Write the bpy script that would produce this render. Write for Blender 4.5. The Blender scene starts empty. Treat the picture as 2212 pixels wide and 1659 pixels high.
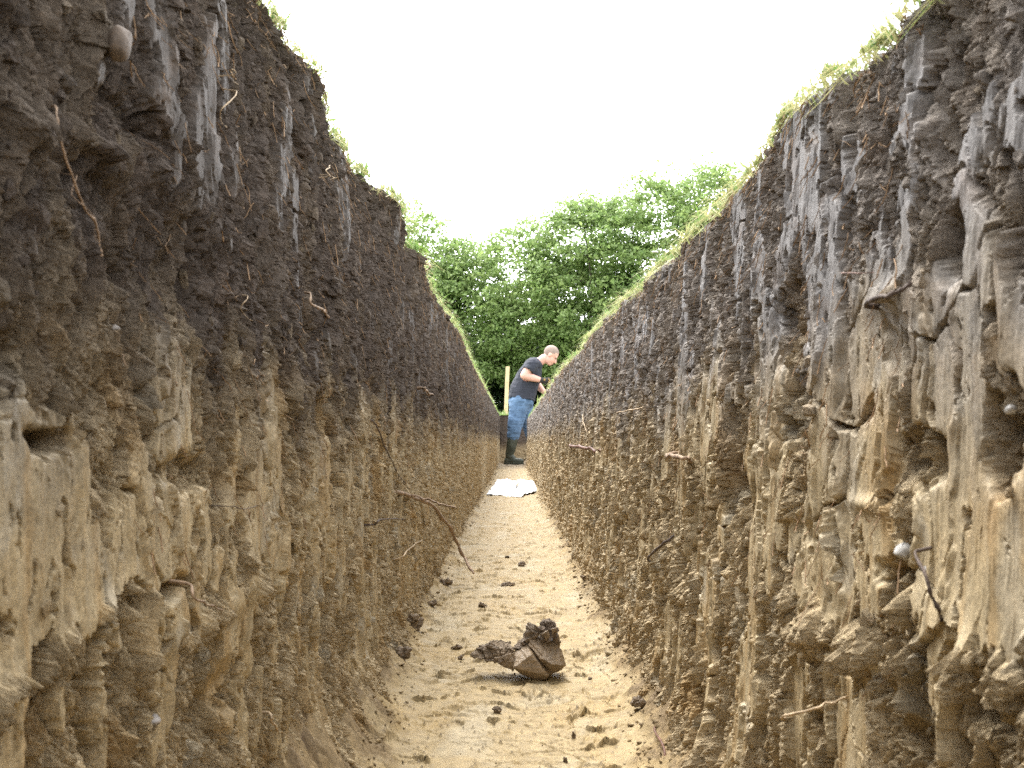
import bpy, bmesh, math, random, time
import numpy as np
from mathutils import Vector, Matrix
T0 = time.time()
S = bpy.context.scene
COL = S.collection
rng = np.random.default_rng(7)
random.seed(7)
f4 = np.float32

# ------------------------------------------------------------------ camera, sky, sun, exposure
CAMZ = 0.353
PITCH = math.atan(120.5 / 2150.0)
cam_d = bpy.data.cameras.new("camera")
cam = bpy.data.objects.new("camera", cam_d)
COL.objects.link(cam)
cam.location = (0, 0, CAMZ)
cam.rotation_euler = (math.radians(90) + PITCH, 0, 0)
cam_d.sensor_width = 36.0
cam_d.lens = 36.0 * 2150.0 / 2212.0
cam_d.clip_start = 0.02
cam_d.clip_end = 400.0
cam_d.dof.use_dof = True
cam_d.dof.focus_distance = 2.0
cam_d.dof.aperture_fstop = 28.0
S.camera = cam

SUN_EL, SUN_AZ = math.radians(63), math.radians(-25)  # azimuth from +y towards +x
world = bpy.data.worlds.new("World")
S.world = world
world.use_nodes = True
wn, wl = world.node_tree.nodes, world.node_tree.links
bg = wn["Background"]
sky = wn.new("ShaderNodeTexSky")
sky.sky_type = 'NISHITA'
sky.sun_disc = False
sky.sun_elevation = SUN_EL
sky.sun_rotation = SUN_AZ
sky.air_density = 1.0
sky.dust_density = 2.0
sky.ozone_density = 1.0
hs = wn.new("ShaderNodeHueSaturation")
hs.inputs["Saturation"].default_value = 0.1
wl.new(sky.outputs["Color"], hs.inputs["Color"])
wl.new(hs.outputs["Color"], bg.inputs["Color"])
bg.inputs["Strength"].default_value = 0.15
sun_d = bpy.data.lights.new("sun", 'SUN')
sun_d.energy = 0.9
sun_d.angle = math.radians(40)
sun_d.color = (1.0, 0.955, 0.89)
sun = bpy.data.objects.new("sun", sun_d)
COL.objects.link(sun)
sd = Vector((math.sin(SUN_AZ) * math.cos(SUN_EL), math.cos(SUN_AZ) * math.cos(SUN_EL), math.sin(SUN_EL)))
sun.rotation_euler = sd.to_track_quat('Z', 'Y').to_euler()
S.view_settings.view_transform = 'Standard'
S.view_settings.look = 'None'
S.view_settings.gamma = 1.0
S.view_settings.exposure = 2.8
S.cycles.max_bounces = 10
S.cycles.diffuse_bounces = 5
S.cycles.use_denoising = False


def ray(px, py):
    """a pixel of the 2212 x 1659 photograph -> direction from the lens"""
    X, Y = (px - 1106) / 2150.0, -(py - 829.5) / 2150.0
    c, s = math.cos(PITCH), math.sin(PITCH)
    return Vector((X, c - Y * s, s + Y * c))


def on_floor(px, py, z=0.0):
    r = ray(px, py)
    t = (z - CAMZ) / r.z
    return Vector((r.x * t, r.y * t, z))


def on_depth(px, py, y):
    r = ray(px, py)
    t = y / r.y
    return Vector((r.x * t, y, CAMZ + r.z * t))


# ------------------------------------------------------------------ noise
def hash2(ix, iy, seed):
    h = (ix.astype(np.uint32) * np.uint32(374761393) + iy.astype(np.uint32) * np.uint32(668265263)
         + np.uint32((seed * 1442695 + 12345) & 0xffffffff))
    h = (h ^ (h >> np.uint32(13))) * np.uint32(1274126177)
    return h ^ (h >> np.uint32(16))


GT = np.linspace(0, 2 * np.pi, 256, endpoint=False)
GX, GY = np.cos(GT).astype(f4), np.sin(GT).astype(f4)


def noise(x, y, seed=0):
    x = np.asarray(x, f4); y = np.asarray(y, f4)
    fx, fy = np.floor(x), np.floor(y)
    ix, iy = fx.astype(np.int32), fy.astype(np.int32)
    x, y = x - fx, y - fy
    u, v = x * x * x * (x * (x * 6 - 15) + 10), y * y * y * (y * (y * 6 - 15) + 10)
    o = []
    for dx in (0, 1):
        for dy in (0, 1):
            h = (hash2(ix + dx, iy + dy, seed) & np.uint32(255)).astype(np.int32)
            o.append(GX[h] * (x - dx) + GY[h] * (y - dy))
    a = o[0] + (o[1] - o[0]) * v
    b = o[2] + (o[3] - o[2]) * v
    return (a + (b - a) * u) * 1.5


def fbm(x, y, oc=4, seed=0, gain=0.5):
    s, a, t = 0.0, 1.0, 0.0
    for i in range(oc):
        s = s + a * noise(x * (2.03 ** i) + i * 17.3, y * (2.03 ** i) - i * 9.1, seed + i)
        t += a; a *= gain
    return s / t


def worley(x, y, seed=0):
    x = np.asarray(x, f4); y = np.asarray(y, f4)
    fx, fy = np.floor(x), np.floor(y)
    ix, iy = fx.astype(np.int32), fy.astype(np.int32)
    f1 = np.full(x.shape, 9.0, f4); f2 = np.full(x.shape, 9.0, f4); cid = np.zeros(x.shape, f4)
    for dx in (-1, 0, 1):
        for dy in (-1, 0, 1):
            h = hash2(ix + dx, iy + dy, seed)
            px = fx + dx + (h & np.uint32(1023)).astype(f4) / 1023.0
            py = fy + dy + ((h >> np.uint32(10)) & np.uint32(1023)).astype(f4) / 1023.0
            d = np.sqrt((px - x) ** 2 + (py - y) ** 2)
            c = ((h >> np.uint32(20)) & np.uint32(1023)).astype(f4) / 1023.0
            near = d < f1
            f2 = np.where(near, f1, np.minimum(f2, d))
            cid = np.where(near, c, cid)
            f1 = np.where(near, d, f1)
    return f1, f2, cid


def facet(x, y, seed=0, tilt=1.0):
    """broken ground: every cell of a Worley pattern is its own tilted flat face"""
    x = np.asarray(x, f4); y = np.asarray(y, f4)
    fx, fy = np.floor(x), np.floor(y)
    ix, iy = fx.astype(np.int32), fy.astype(np.int32)
    f1 = np.full(x.shape, 9.0, f4); f2 = np.full(x.shape, 9.0, f4)
    pl = np.zeros(x.shape, f4); cid = np.zeros(x.shape, f4)
    for dx in (-1, 0, 1):
        for dy in (-1, 0, 1):
            h = hash2(ix + dx, iy + dy, seed)
            ox = x - (fx + dx + (h & np.uint32(1023)).astype(f4) / 1023.0)
            oy = y - (fy + dy + ((h >> np.uint32(10)) & np.uint32(1023)).astype(f4) / 1023.0)
            d = np.sqrt(ox * ox + oy * oy)
            c = ((h >> np.uint32(20)) & np.uint32(1023)).astype(f4) / 1023.0
            k = ((h >> np.uint32(5)) & np.uint32(255)).astype(np.int32)
            near = d < f1
            f2 = np.where(near, f1, np.minimum(f2, d))
            pl = np.where(near, c + tilt * (GX[k] * ox + GY[k] * oy), pl)
            cid = np.where(near, c, cid)
            f1 = np.where(near, d, f1)
    return pl, f2 - f1, cid


def sstep(a, b, x):
    t = np.clip((x - a) / (b - a), 0, 1)
    return t * t * (3 - 2 * t)


def noise3(p, seed=0):
    """cheap 3-D noise out of three planes"""
    return (noise(p[:, 0] + .37 * p[:, 2], p[:, 1] + .21 * p[:, 2], seed) + noise(p[:, 1] - .31 * p[:, 0], p[:, 2], seed + 5)
            + noise(p[:, 2] + .4 * p[:, 1], p[:, 0], seed + 9)) / 2.0


def fbm3(p, oc=3, seed=0):
    s, a = 0.0, 1.0
    for i in range(oc):
        s = s + a * noise3(p * 2.0 ** i, seed + 3 * i); a *= .5
    return s


# ------------------------------------------------------------------ mesh helpers
def build(name, co, faces, mat=None, parent=None, smooth=True, attrs=None, loc=None):
    """faces: a list of integer arrays (n, k)"""
    me = bpy.data.meshes.new(name)
    co = np.asarray(co, f4)
    me.vertices.add(len(co)); me.vertices.foreach_set('co', co.ravel())
    faces = [np.asarray(q, np.int32) for q in faces if len(q)]
    nl = sum(q.size for q in faces)
    me.loops.add(nl)
    me.loops.foreach_set('vertex_index', np.concatenate([q.ravel() for q in faces]))
    st, o = [], 0
    for q in faces:
        st.append(o + np.arange(len(q)) * q.shape[1]); o += q.size
    st = np.concatenate(st).astype(np.int32)
    me.polygons.add(len(st)); me.polygons.foreach_set('loop_start', st)
    me.polygons.foreach_set('use_smooth', np.full(len(st), smooth, bool))
    for k, v in (attrs or {}).items():
        a = me.attributes.new(k, 'FLOAT_COLOR', 'POINT')
        a.data.foreach_set('color', np.asarray(v, f4).ravel())
    me.update(calc_edges=True)
    me.validate()
    ob = bpy.data.objects.new(name, me)
    COL.objects.link(ob)
    if mat: me.materials.append(mat)
    if parent: ob.parent = parent
    if loc is not None: ob.location = loc
    return ob


def tag(o, label=None, cat=None, group=None, kind=None):
    if label: o['label'] = label
    if cat: o['category'] = cat
    if group: o['group'] = group
    if kind: o['kind'] = kind
    return o


def empty(name, loc=(0, 0, 0)):
    e = bpy.data.objects.new(name, None)
    e.empty_display_size = .05
    COL.objects.link(e)
    e.location = loc
    return e


def grid_faces(nr, nc, off=0):
    a = (np.arange(nr - 1)[:, None] * nc + np.arange(nc - 1)[None, :]).ravel() + off
    return np.stack([a, a + 1, a + nc + 1, a + nc], 1)


class Geo:
    """collects tubes, ellipsoids, hulls and boxes into one mesh"""
    def __init__(s): s.v, s.q, s.n = [], [], 0

    def add(s, co, faces):
        s.v.append(np.asarray(co, float)); s.q.append(np.asarray(faces) + s.n); s.n += len(co)

    def tube(s, pts, rad, n=10, squash=None, caps=True):
        P = [Vector(p) for p in pts]
        R = list(rad) if hasattr(rad, '__len__') else [rad] * len(P)
        Q = list(squash) if squash is not None else [(1, 1)] * len(P)
        up = None
        rings = []
        seq = list(range(len(P)))
        for i in seq:
            t = (P[min(i + 1, len(P) - 1)] - P[max(i - 1, 0)]).normalized()
            if up is None:
                up = Vector((0, 1, 0)) if abs(t.y) < .8 else Vector((1, 0, 0))
            a = (up - t * up.dot(t)).normalized(); up = a
            b = t.cross(a)
            def ring(c, r):
                return [c + (a * math.cos(k * 2 * math.pi / n) * Q[i][0] + b * math.sin(k * 2 * math.pi / n) * Q[i][1]) * r for k in range(n)]
            if caps and i == 0:
                rings += [ring(P[0] - t * R[0] * .85, R[0] * .12), ring(P[0] - t * R[0] * .6, R[0] * .75)]
            rings.append(ring(P[i], R[i]))
            if caps and i == len(P) - 1:
                rings += [ring(P[i] + t * R[i] * .6, R[i] * .75), ring(P[i] + t * R[i] * .85, R[i] * .12)]
        co = [tuple(v) for r in rings for v in r]
        m = len(rings)
        F = [[i * n + k, i * n + (k + 1) % n, (i + 1) * n + (k + 1) % n, (i + 1) * n + k] for i in range(m - 1) for k in range(n)]
        for base in (0, (m - 1) * n):
            for k in range(1, n - 1, 2):
                F.append([base, base + k, base + k + 1, base + (k + 2) % n])
        s.add(co, F)

    def ball(s, c, r, rot=None, n=14, m=10):
        c = Vector(c); co = []
        for i in range(m + 1):
            th = math.pi * (i + .04) / (m + .08)
            for k in range(n):
                ph = 2 * math.pi * k / n
                v = Vector((r[0] * math.sin(th) * math.cos(ph), r[1] * math.sin(th) * math.sin(ph), r[2] * math.cos(th)))
                if rot: v = rot @ v
                co.append(tuple(c + v))
        F = [[i * n + k, i * n + (k + 1) % n, (i + 1) * n + (k + 1) % n, (i + 1) * n + k] for i in range(m) for k in range(n)]
        s.add(co, F)

    def obj(s, name, mat=None, parent=None, smooth=True, loc=None):
        return build(name, np.concatenate(s.v), [np.concatenate(s.q)], mat, parent, smooth, loc=loc)


def bake_mods(ob):
    dg = bpy.context.evaluated_depsgraph_get()
    me = bpy.data.meshes.new_from_object(ob.evaluated_get(dg))
    old = ob.data
    ob.modifiers.clear(); ob.data = me
    bpy.data.meshes.remove(old)
    me.polygons.foreach_set('use_smooth', np.ones(len(me.polygons), bool))
    return ob


def remesh(ob, voxel, smooth=4, fac=.5):
    m = ob.modifiers.new('r', 'REMESH'); m.mode = 'VOXEL'; m.voxel_size = voxel
    if smooth:
        m = ob.modifiers.new('s', 'SMOOTH'); m.iterations = smooth; m.factor = fac
    return bake_mods(ob)


def get_co(ob):
    a = np.empty(len(ob.data.vertices) * 3, f4); ob.data.vertices.foreach_get('co', a); return a.reshape(-1, 3)


def get_no(ob):
    a = np.empty(len(ob.data.vertices) * 3, f4); ob.data.vertex_normals.foreach_get('vector', a); return a.reshape(-1, 3)


def set_co(ob, co):
    ob.data.vertices.foreach_set('co', np.asarray(co, f4).ravel()); ob.data.update()


# ------------------------------------------------------------------ materials
def new_mat(name):
    m = bpy.data.materials.new(name); m.use_nodes = True
    return m, m.node_tree.nodes, m.node_tree.links, m.node_tree.nodes["Principled BSDF"]


def simple(name, col, rough=.7, var=.2, scale=40, bump=.0, bdist=.002, col2=None, spec=.4):
    m, N, L, b = new_mat(name)
    tc = N.new("ShaderNodeTexCoord")
    nz = N.new("ShaderNodeTexNoise"); nz.inputs["Scale"].default_value = scale; nz.inputs["Detail"].default_value = 5
    L.new(tc.outputs["Object"], nz.inputs["Vector"])
    rp = N.new("ShaderNodeValToRGB")
    c2 = col2 or tuple(min(1, c * (1 + var)) for c in col)
    rp.color_ramp.elements[0].position = .3; rp.color_ramp.elements[1].position = .7
    rp.color_ramp.elements[0].color = (*[c * (1 - var) for c in col], 1)
    rp.color_ramp.elements[1].color = (*c2, 1)
    L.new(nz.outputs["Fac"], rp.inputs["Fac"]); L.new(rp.outputs["Color"], b.inputs["Base Color"])
    b.inputs["Roughness"].default_value = rough
    b.inputs["Specular IOR Level"].default_value = spec
    if bump:
        bp = N.new("ShaderNodeBump"); bp.inputs["Strength"].default_value = bump; bp.inputs["Distance"].default_value = bdist
        L.new(nz.outputs["Fac"], bp.inputs["Height"]); L.new(bp.outputs["Normal"], b.inputs["Normal"])
    return m


def mud_material(name, c):
    """attribute mask: R topsoil (on the floor also painted shade), G smeared smooth, B ochre, A pale grey clay"""
    m, N, L, b = new_mat(name)
    at = N.new("ShaderNodeAttribute"); at.attribute_name = "mask"
    sp = N.new("ShaderNodeSeparateColor"); L.new(at.outputs["Color"], sp.inputs["Color"])
    tc = N.new("ShaderNodeTexCoord")

    def nz(scale, detail=4, rough=.6):
        n = N.new("ShaderNodeTexNoise"); n.inputs["Scale"].default_value = scale
        n.inputs["Detail"].default_value = detail; n.inputs["Roughness"].default_value = rough
        L.new(tc.outputs["Object"], n.inputs["Vector"]); return n.outputs["Fac"]

    def mix(f, a, bb, blend='MIX'):
        n = N.new("ShaderNodeMix"); n.data_type = 'RGBA'; n.blend_type = blend
        if isinstance(f, float): n.inputs[0].default_value = f
        else: L.new(f, n.inputs[0])
        for i, v in ((6, a), (7, bb)):
            if isinstance(v, tuple): n.inputs[i].default_value = (*v, 1)
            else: L.new(v, n.inputs[i])
        return n.outputs[2]

    def mrange(f, a, bb, lo, hi):
        n = N.new("ShaderNodeMapRange"); n.inputs[1].default_value = a; n.inputs[2].default_value = bb
        n.inputs[3].default_value = lo; n.inputs[4].default_value = hi
        L.new(f, n.inputs[0]); return n.outputs[0]
    sub = mix(sp.outputs["Green"], c['sub_rough'], c['sub_smooth'])
    sub = mix(sp.outputs["Blue"], sub, c['ochre'])
    sub = mix(at.outputs["Alpha"], sub, c['pale'])
    top = mix(sp.outputs["Green"], c['top_rough'], c['top_smooth'])
    top = mix(mrange(nz(28, 3), .52, .75, 0, .55), top, c['top_brown'])
    col = mix(sp.outputs["Red"], sub, top)
    v1 = mrange(nz(55, 5), .25, .75, .72, 1.22)
    v2 = mrange(nz(420, 4, .8), .25, .75, .52, 1.46)
    mu = N.new("ShaderNodeMath"); mu.operation = 'MULTIPLY'; L.new(v1, mu.inputs[0]); L.new(v2, mu.inputs[1])
    cmb = N.new("ShaderNodeCombineColor")
    for i in range(3): L.new(mu.outputs[0], cmb.inputs[i])
    col = mix(1.0, col, cmb.outputs[0], 'MULTIPLY')
    L.new(col, b.inputs["Base Color"])
    L.new(mrange(sp.outputs["Green"], 0, 1, c['r0'], c['r1']), b.inputs["Roughness"])
    b.inputs["Specular IOR Level"].default_value = c.get('spec', .5)
    bp = N.new("ShaderNodeBump"); bp.inputs["Distance"].default_value = .005
    L.new(mrange(sp.outputs["Green"], 0, 1, c.get('bump', 1.0), .22 * c.get('bump', 1.0)), bp.inputs["Strength"])
    L.new(nz(210, 8, .72), bp.inputs["Height"])
    L.new(bp.outputs["Normal"], b.inputs["Normal"])
    return m


WALLC = dict(sub_rough=(.40, .312, .188), sub_smooth=(.335, .266, .158), ochre=(.31, .195, .075), pale=(.33, .285, .205),
             top_rough=(.218, .188, .160), top_smooth=(.160, .150, .143), top_brown=(.16, .115, .082), r0=.92, r1=.64, spec=.24)  # right-hand topsoil paler: sky light and glare put into its colour
MUD_WALL = mud_material("mud_wall", WALLC)
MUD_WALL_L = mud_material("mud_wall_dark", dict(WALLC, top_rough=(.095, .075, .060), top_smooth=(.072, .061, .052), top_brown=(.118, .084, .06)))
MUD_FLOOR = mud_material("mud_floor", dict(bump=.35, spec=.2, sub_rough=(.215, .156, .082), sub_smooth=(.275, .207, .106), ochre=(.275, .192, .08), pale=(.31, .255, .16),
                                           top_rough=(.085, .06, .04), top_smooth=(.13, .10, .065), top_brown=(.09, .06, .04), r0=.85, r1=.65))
MUD_CRUMB = mud_material("mud_crumb", dict(bump=.6, sub_rough=(.17, .12, .07), sub_smooth=(.21, .152, .085), ochre=(.2, .13, .06), pale=(.28, .24, .18),
                                           top_rough=(.11, .078, .05), top_smooth=(.15, .11, .07), top_brown=(.12, .08, .05), r0=.8, r1=.55))
MUD_CLOD = mud_material("mud_clod", dict(sub_rough=(.165, .12, .076), sub_smooth=(.225, .165, .10), ochre=(.17, .11, .05), pale=(.30, .27, .22),
                                         top_rough=(.12, .086, .058), top_smooth=(.15, .11, .075), top_brown=(.115, .08, .055), r0=.8, r1=.55))

# ------------------------------------------------------------------ trench shape
LY = np.array([-9, .30, .837, .914, .967, 1.03, 1.137, 1.26, 1.366, 1.489, 1.60, 1.815, 1.86, 1.95, 2.19, 2.615, 3.3, 4.5, 11.4, 60])
LO = np.array([.205, .205, .206, .203, .187, .203, .211, .212, .197, .166, .176, .213, .172, .172, .194, .192, .174, .188, .184, .184])
RY = np.array([-9, .3, .55, .73, .9, 1.2, 1.69, 2.5, 3.1, 5, 10, 60])
RH = np.array([.23, .23, .232, .246, .236, .25, .26, .285, .285, .30, .29, .30])
Y_RIGHT_END, Y_END = 12.8, 15.3


def top_off(side, y):
    return np.interp(y, LY, LO) + .006 * fbm(y * 14, y * 0 + 4.4, 4, 79) if side < 0 else .212 + .010 * noise(y * 2.2, y * 0 + 3.3, 77) + .010 * fbm(y * 9, y * 0 + 1.3, 4, 78)


def top_z(side, y):
    if side < 0:
        return CAMZ + .363 + .008 * noise(y * 3, y * 0, 71) + .010 * fbm(y * 12, y * 0 + 2.2, 4, 73)
    return CAMZ + np.interp(y, RY, RH) - .003 + .008 * noise(y * 3.1, y * 0 + .5, 72) + .012 * fbm(y * 11, y * 0 + .2, 4, 74)


def base_off(side, y):
    return np.interp(y, (-9, 1.0, 1.3, 1.9, 60), (.126, .132, .160, .184, .186)) if side < 0 else np.interp(y, (-9, 1.0, 1.4, 60), (.136, .140, .170, .178))


def offset(side, y, z):
    zt = top_z(side, y)
    t = np.clip(z / zt, 0, 1.0)
    b = {-1: .192, 1: .187}[side]
    e = t ** 5 if side < 0 else t ** 1.3
    foot = np.clip(1 - z / (.11 + .03 * noise(y * 14, y * 0 + 7.7, 66)), 0, 1.2) ** 1.5
    return b + (top_off(side, y) - b) * e + (base_off(side, y) - b) * foot


def wall_px(side, px, py, out=0.0):
    """pixel -> (y, z) on the mean wall face"""
    r = ray(px, py); o = (.19 if side < 0 else .2) - out
    t = o / abs(r.x)
    return r.y * t, CAMZ + r.z * t


# features seen in the photograph: (px, py, rx, ry, value)
HOLES = {-1: [(30, 760, 45, 50, -.02), (130, 945, 55, 45, -.016), (385, 1270, 30, 25, -.014), (460, 1520, 45, 70, -.02), (400, 560, 110, 150, -.016),
              (700, 900, 40, 60, -.012), (420, 1020, 60, 40, -.012), (330, 260, 70, 40, -.014), (250, 420, 60, 80, -.010), (620, 1330, 25, 70, -.014)],
         1: [(2050, 530, 26, 80, -.028), (1990, 990, 55, 60, -.024), (1500, 1270, 22, 60, -.018), (2180, 940, 40, 120, -.02), (1355, 1160, 22, 50, -.02), (1950, 1240, 40, 30, -.014),
             (2155, 1560, 60, 60, -.022), (1985, 1590, 35, 45, -.018), (1690, 700, 38, 110, -.018), (1710, 900, 45, 90, -.016), (1600, 1060, 35, 70, -.012)]}
PLATES = {-1: [(90, 1130, 95, 200, 1.0), (300, 1190, 90, 120, .9), (400, 760, 35, 50, .8), (395, 880, 30, 90, .9), (120, 600, 60, 120, .5), (550, 385, 45, 60, .5), (395, 245, 45, 40, .8),
               (555, 1050, 30, 150, .6), (470, 1250, 30, 80, .6), (120, 1290, 100, 60, .6), (30, 560, 40, 110, .5), (700, 1080, 25, 120, .5)],
          1: [(1810, 700, 80, 80, 1.0), (1650, 720, 25, 130, .9), (2080, 720, 90, 150, .8), (2080, 1160, 110, 160, .9), (1740, 1190, 60, 90, .9), (1930, 1210, 60, 50, .8), (1590, 850, 60, 60, .7),
              (1830, 330, 60, 120, .6), (2140, 230, 80, 120, .8), (1540, 880, 25, 100, .6), (1890, 1030, 50, 140, .7), (1470, 850, 60, 60, .5), (2130, 1330, 90, 80, .5), (1660, 940, 30, 160, .6)]}
LUMPS = {-1: [(405, 235, 45, 55, .02), (250, 100, 28, 60, .012), (300, 1290, 90, 35, .02), (470, 1330, 50, 30, .02), (90, 270, 40, 60, .012), (250, 320, 45, 25, .014), (60, 1450, 120, 60, .016),
              (360, 1180, 40, 60, .010), (540, 1230, 22, 90, .012), (590, 900, 22, 80, .012)],
         1: [(1500, 1270, 34, 34, .026), (1905, 640, 55, 30, .018), (2100, 1440, 110, 80, .02), (1830, 1370, 110, 35, .016), (1730, 1330, 70, 50, .012), (1880, 1090, 60, 18, .012), (1990, 1300, 70, 50, .012)]}


def feat(side, table, y, z, f=1.0, pw=1.0):
    s = 0.0
    if pw > 1:
        y = y + .006 * fbm(y * 60, z * 60, 3, 55); z = z + .010 * fbm(y * 60, z * 60, 3, 56)
    for px, py, rx, ry, v in table[side]:
        y0, z0 = wall_px(side, px, py)
        o = .19
        wy = rx * y0 * y0 / (2150 * o); wz = ry * y0 / 2150
        s = s + v * np.exp(-((((y - y0) / wy) ** 2 + ((z - z0) / wz) ** 2) * f) ** pw)
    return s


def wall_fields(side, y, z):
    sd = 100 if side < 0 else 300
    y = np.asarray(y, f4); z = np.asarray(z, f4)
    wa = fbm(y * 22, z * 14, 3, sd); wb = fbm(y * 22 + 40, z * 14, 3, sd + 4)
    wy, wz = y + .012 * wa, z + .02 * wb
    zs = .378 + .03 * fbm(y * 2.3, z * 0, 2, sd + 9) + (.014 if side > 0 else -.012 * sstep(.9, .5, y))
    topsoil = sstep(-.085, .085, z - zs + .085 * fbm(wy * 20, wz * 4, 4, sd + 11))
    low = fbm(y * 4.2, z * 3.4, 3, sd + 20)
    wid = fbm(wy * 13, wz * 4.2, 4, sd + 30)
    rag = fbm(y * 95, z * 34, 4, sd + 36, .6)
    near = sstep(1.0, .6, y)
    pl = wid + .22 * rag + .42 * feat(side, PLATES, y, z) + .05 * near * (1 - topsoil) + 26.0 * np.minimum(feat(side, HOLES, y, z, 1.2, 2), 0) - 9 * feat(side, LUMPS, y, z, 1.3)
    thr = (.11 + .12 * topsoil) if side < 0 else (.10 + topsoil * (.07 - .13 * sstep(1.3, .7, y)))
    sm = sstep(thr - .01, thr + .035, pl)
    # narrow slivers dragged down the face, and the hollows torn between them
    sl = sstep(.22, .28, fbm((wy + .006 * wb) * 30, wz * 7, 5, sd + 120, .6) + .08 * rag) * sstep(.35, .6, y)
    vd = sstep(.16, .34, fbm(wy * 24 + 50, wz * 8, 4, sd + 125, .55)) * (1 - sl) * sstep(.35, .6, y)
    sm = np.maximum(sm, sl * (.95 - .45 * topsoil) * (1 if side > 0 else 1 - .4 * topsoil))
    low_foot = sstep(.10, .03, z + .03 * wa)                       # slumped and crumbled at the foot
    sl = sl * (1 - low_foot); sm = sm * (1 - .8 * low_foot)
    # broken, crumbly earth: tilted faces at three sizes, torn finer and finer, drawn out downwards
    fw = .0035 * fbm(y * 130, z * 60, 2, sd + 38)
    fz = .006 * fbm(y * 60, z * 50, 2, sd + 39)
    A, ae, ac = facet((wy + fw) * 34, (wz + fz) * 8, sd + 40, 1.0)
    B, be, bc = facet((wy + fw) * 80 + 5, (wz - fz) * 19, sd + 44, 1.1)
    C, ce, cc = facet((y + fw) * 210, (z - fz) * 62, sd + 47, 1.2)
    K, ke, kc = facet((wy + fw) * 19, (wz + fz) * 17, sd + 48, .8)
    gw = .0016 * fbm(y * 300, z * 300, 2, sd + 53)
    D, de, dc_ = facet((y + gw) * 150 + 3, (z + gw) * 75, sd + 49, 1.3)
    E, ee, ec = facet((y - gw) * 330 + 3, (z + gw) * 190, sd + 51, 1.3)
    grain = .0018 * (D - .45) + .0014 * (E - .45)
    grp = sstep(.05, .45, fbm(y * 11, z * 9, 3, sd + 50))
    fine = fbm(y * 260, z * 85, 4, sd + 52, .65)
    hair = 1 - 2 * np.abs(noise(y * 120 + 1.5 * noise(z * 16, y * 30, sd + 56), z * 5, sd + 55))
    crumb = .011 * grp * (K - .35) + (.0085 - .0025 * topsoil) * (A - .45) + .0048 * (B - .45) + .0036 * (C - .4) + .0040 * fine + .0040 * hair + grain
    crumb = crumb * (1 - .22 * near) - (.0065 - .003 * topsoil) * sstep(.15, .0, ae) - .002 * sstep(.12, .0, be)
    # scrape streaks drawn down by the bucket
    s1 = noise(wy * 60 + .3 * noise(y * 9, z * 7, sd + 61), wz * 1.6, sd + 60)
    s2 = noise(y * 150 + 2 * noise(z * 4, y * 8, sd + 62), z * 4, sd + 63)
    s3 = noise(y * 420, z * 9, sd + 64)
    P, pe, pc = facet(wy * 11, wz * 4.5, sd + 66, .55)
    streak = .0008 * s1 + .0004 * s2 + .0004 * s3 + .0035 * (P - .5) + .0012 * fbm(y * 75, z * 22, 4, sd + 68, .6)
    # fins: edges peeled along the scrape
    fn = 1 - np.abs(noise(y * 30 + .35 * noise(y * 30, z * 9, sd + 71), z * 2.0, sd + 70)) * 2.0
    fin = sstep(.74, .98, fn) * sstep(-.15, .25, fbm(y * 9, z * 5, 3, sd + 74)) * (.6 + .8 * fbm(y * 60, z * 60, 3, sd + 75))
    # cracks through the smeared faces, pits torn out of them
    k1, k2, _ = worley(wy * 15, wz * 11, sd + 80)
    crack = sstep(.045, .0, k2 - k1 + .03 * rag) * sstep(-.05, .2, fbm(y * 7, z * 6, 2, sd + 83))
    pit = sstep(.24, .34, fbm(y * 75, z * 36, 4, sd + 86, .6))
    h = .007 * low + feat(side, HOLES, y, z, 1.2, 2) * (.8 if side < 0 else .6) + feat(side, LUMPS, y, z) * (.7 + .9 * (K - .5)) * (1 - .7 * sm)
    h = h + (1 - sm) * (crumb * (1.08 - .1 * topsoil) - .0072 + .003 * wid) + sm * streak
    h = h - sm * (.008 * crack + .0055 * pit + .0015 * pit * fine)
    h = h + (1 - low_foot) * fin * (.0125 + .005 * s2) * (1 - .7 * sm) * (1 - .35 * topsoil)
    h = h + sl * (.0055 - .0025 * topsoil) * (.7 + .6 * s1) - vd * (.013 - .005 * topsoil) * (1 - .6 * sm)
    # deep notches between lumps
    d1, d2, dc = worley(wy * 15 + 3, wz * 7, sd + 90)
    h = h - .009 * sstep(.13, .0, d2 - d1) * (1 - sm) * sstep(-.2, .2, low)
    rough = 1 - sm * (1 - .8 * np.maximum(pit, crack))
    sag = np.clip(h, -.003, .02) * .3 * rough
    sub_och = sstep(.18, .42, fbm(wy * 9, wz * 7, 3, sd + 101)) * .65 * (1 - .5 * sm)
    pale = sstep(.24, .42, fbm(wy * 20 + 7, wz * 12, 3, sd + 105)) * .7 + .16 * sm * sstep(0, .5, s2)
    sub_och = np.clip(sub_och + .4 * sm * sstep(.0, .5, noise(y * 90, z * 3, sd + 107)), 0, 1)
    mask = np.stack([np.clip(topsoil + (.12 + .12 * topsoil) * (ac - .5) * (1 - sm), 0, 1), 1 - rough, sub_och, pale], -1)
    return h, mask, sag


ICO = []
for sub in (2, 3):
    bm = bmesh.new(); bmesh.ops.create_icosphere(bm, subdivisions=sub, radius=1)
    ICO.append((np.array([v.co[:] for v in bm.verts]), np.array([[v.index for v in f.verts] for f in bm.faces]))); bm.free()


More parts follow.
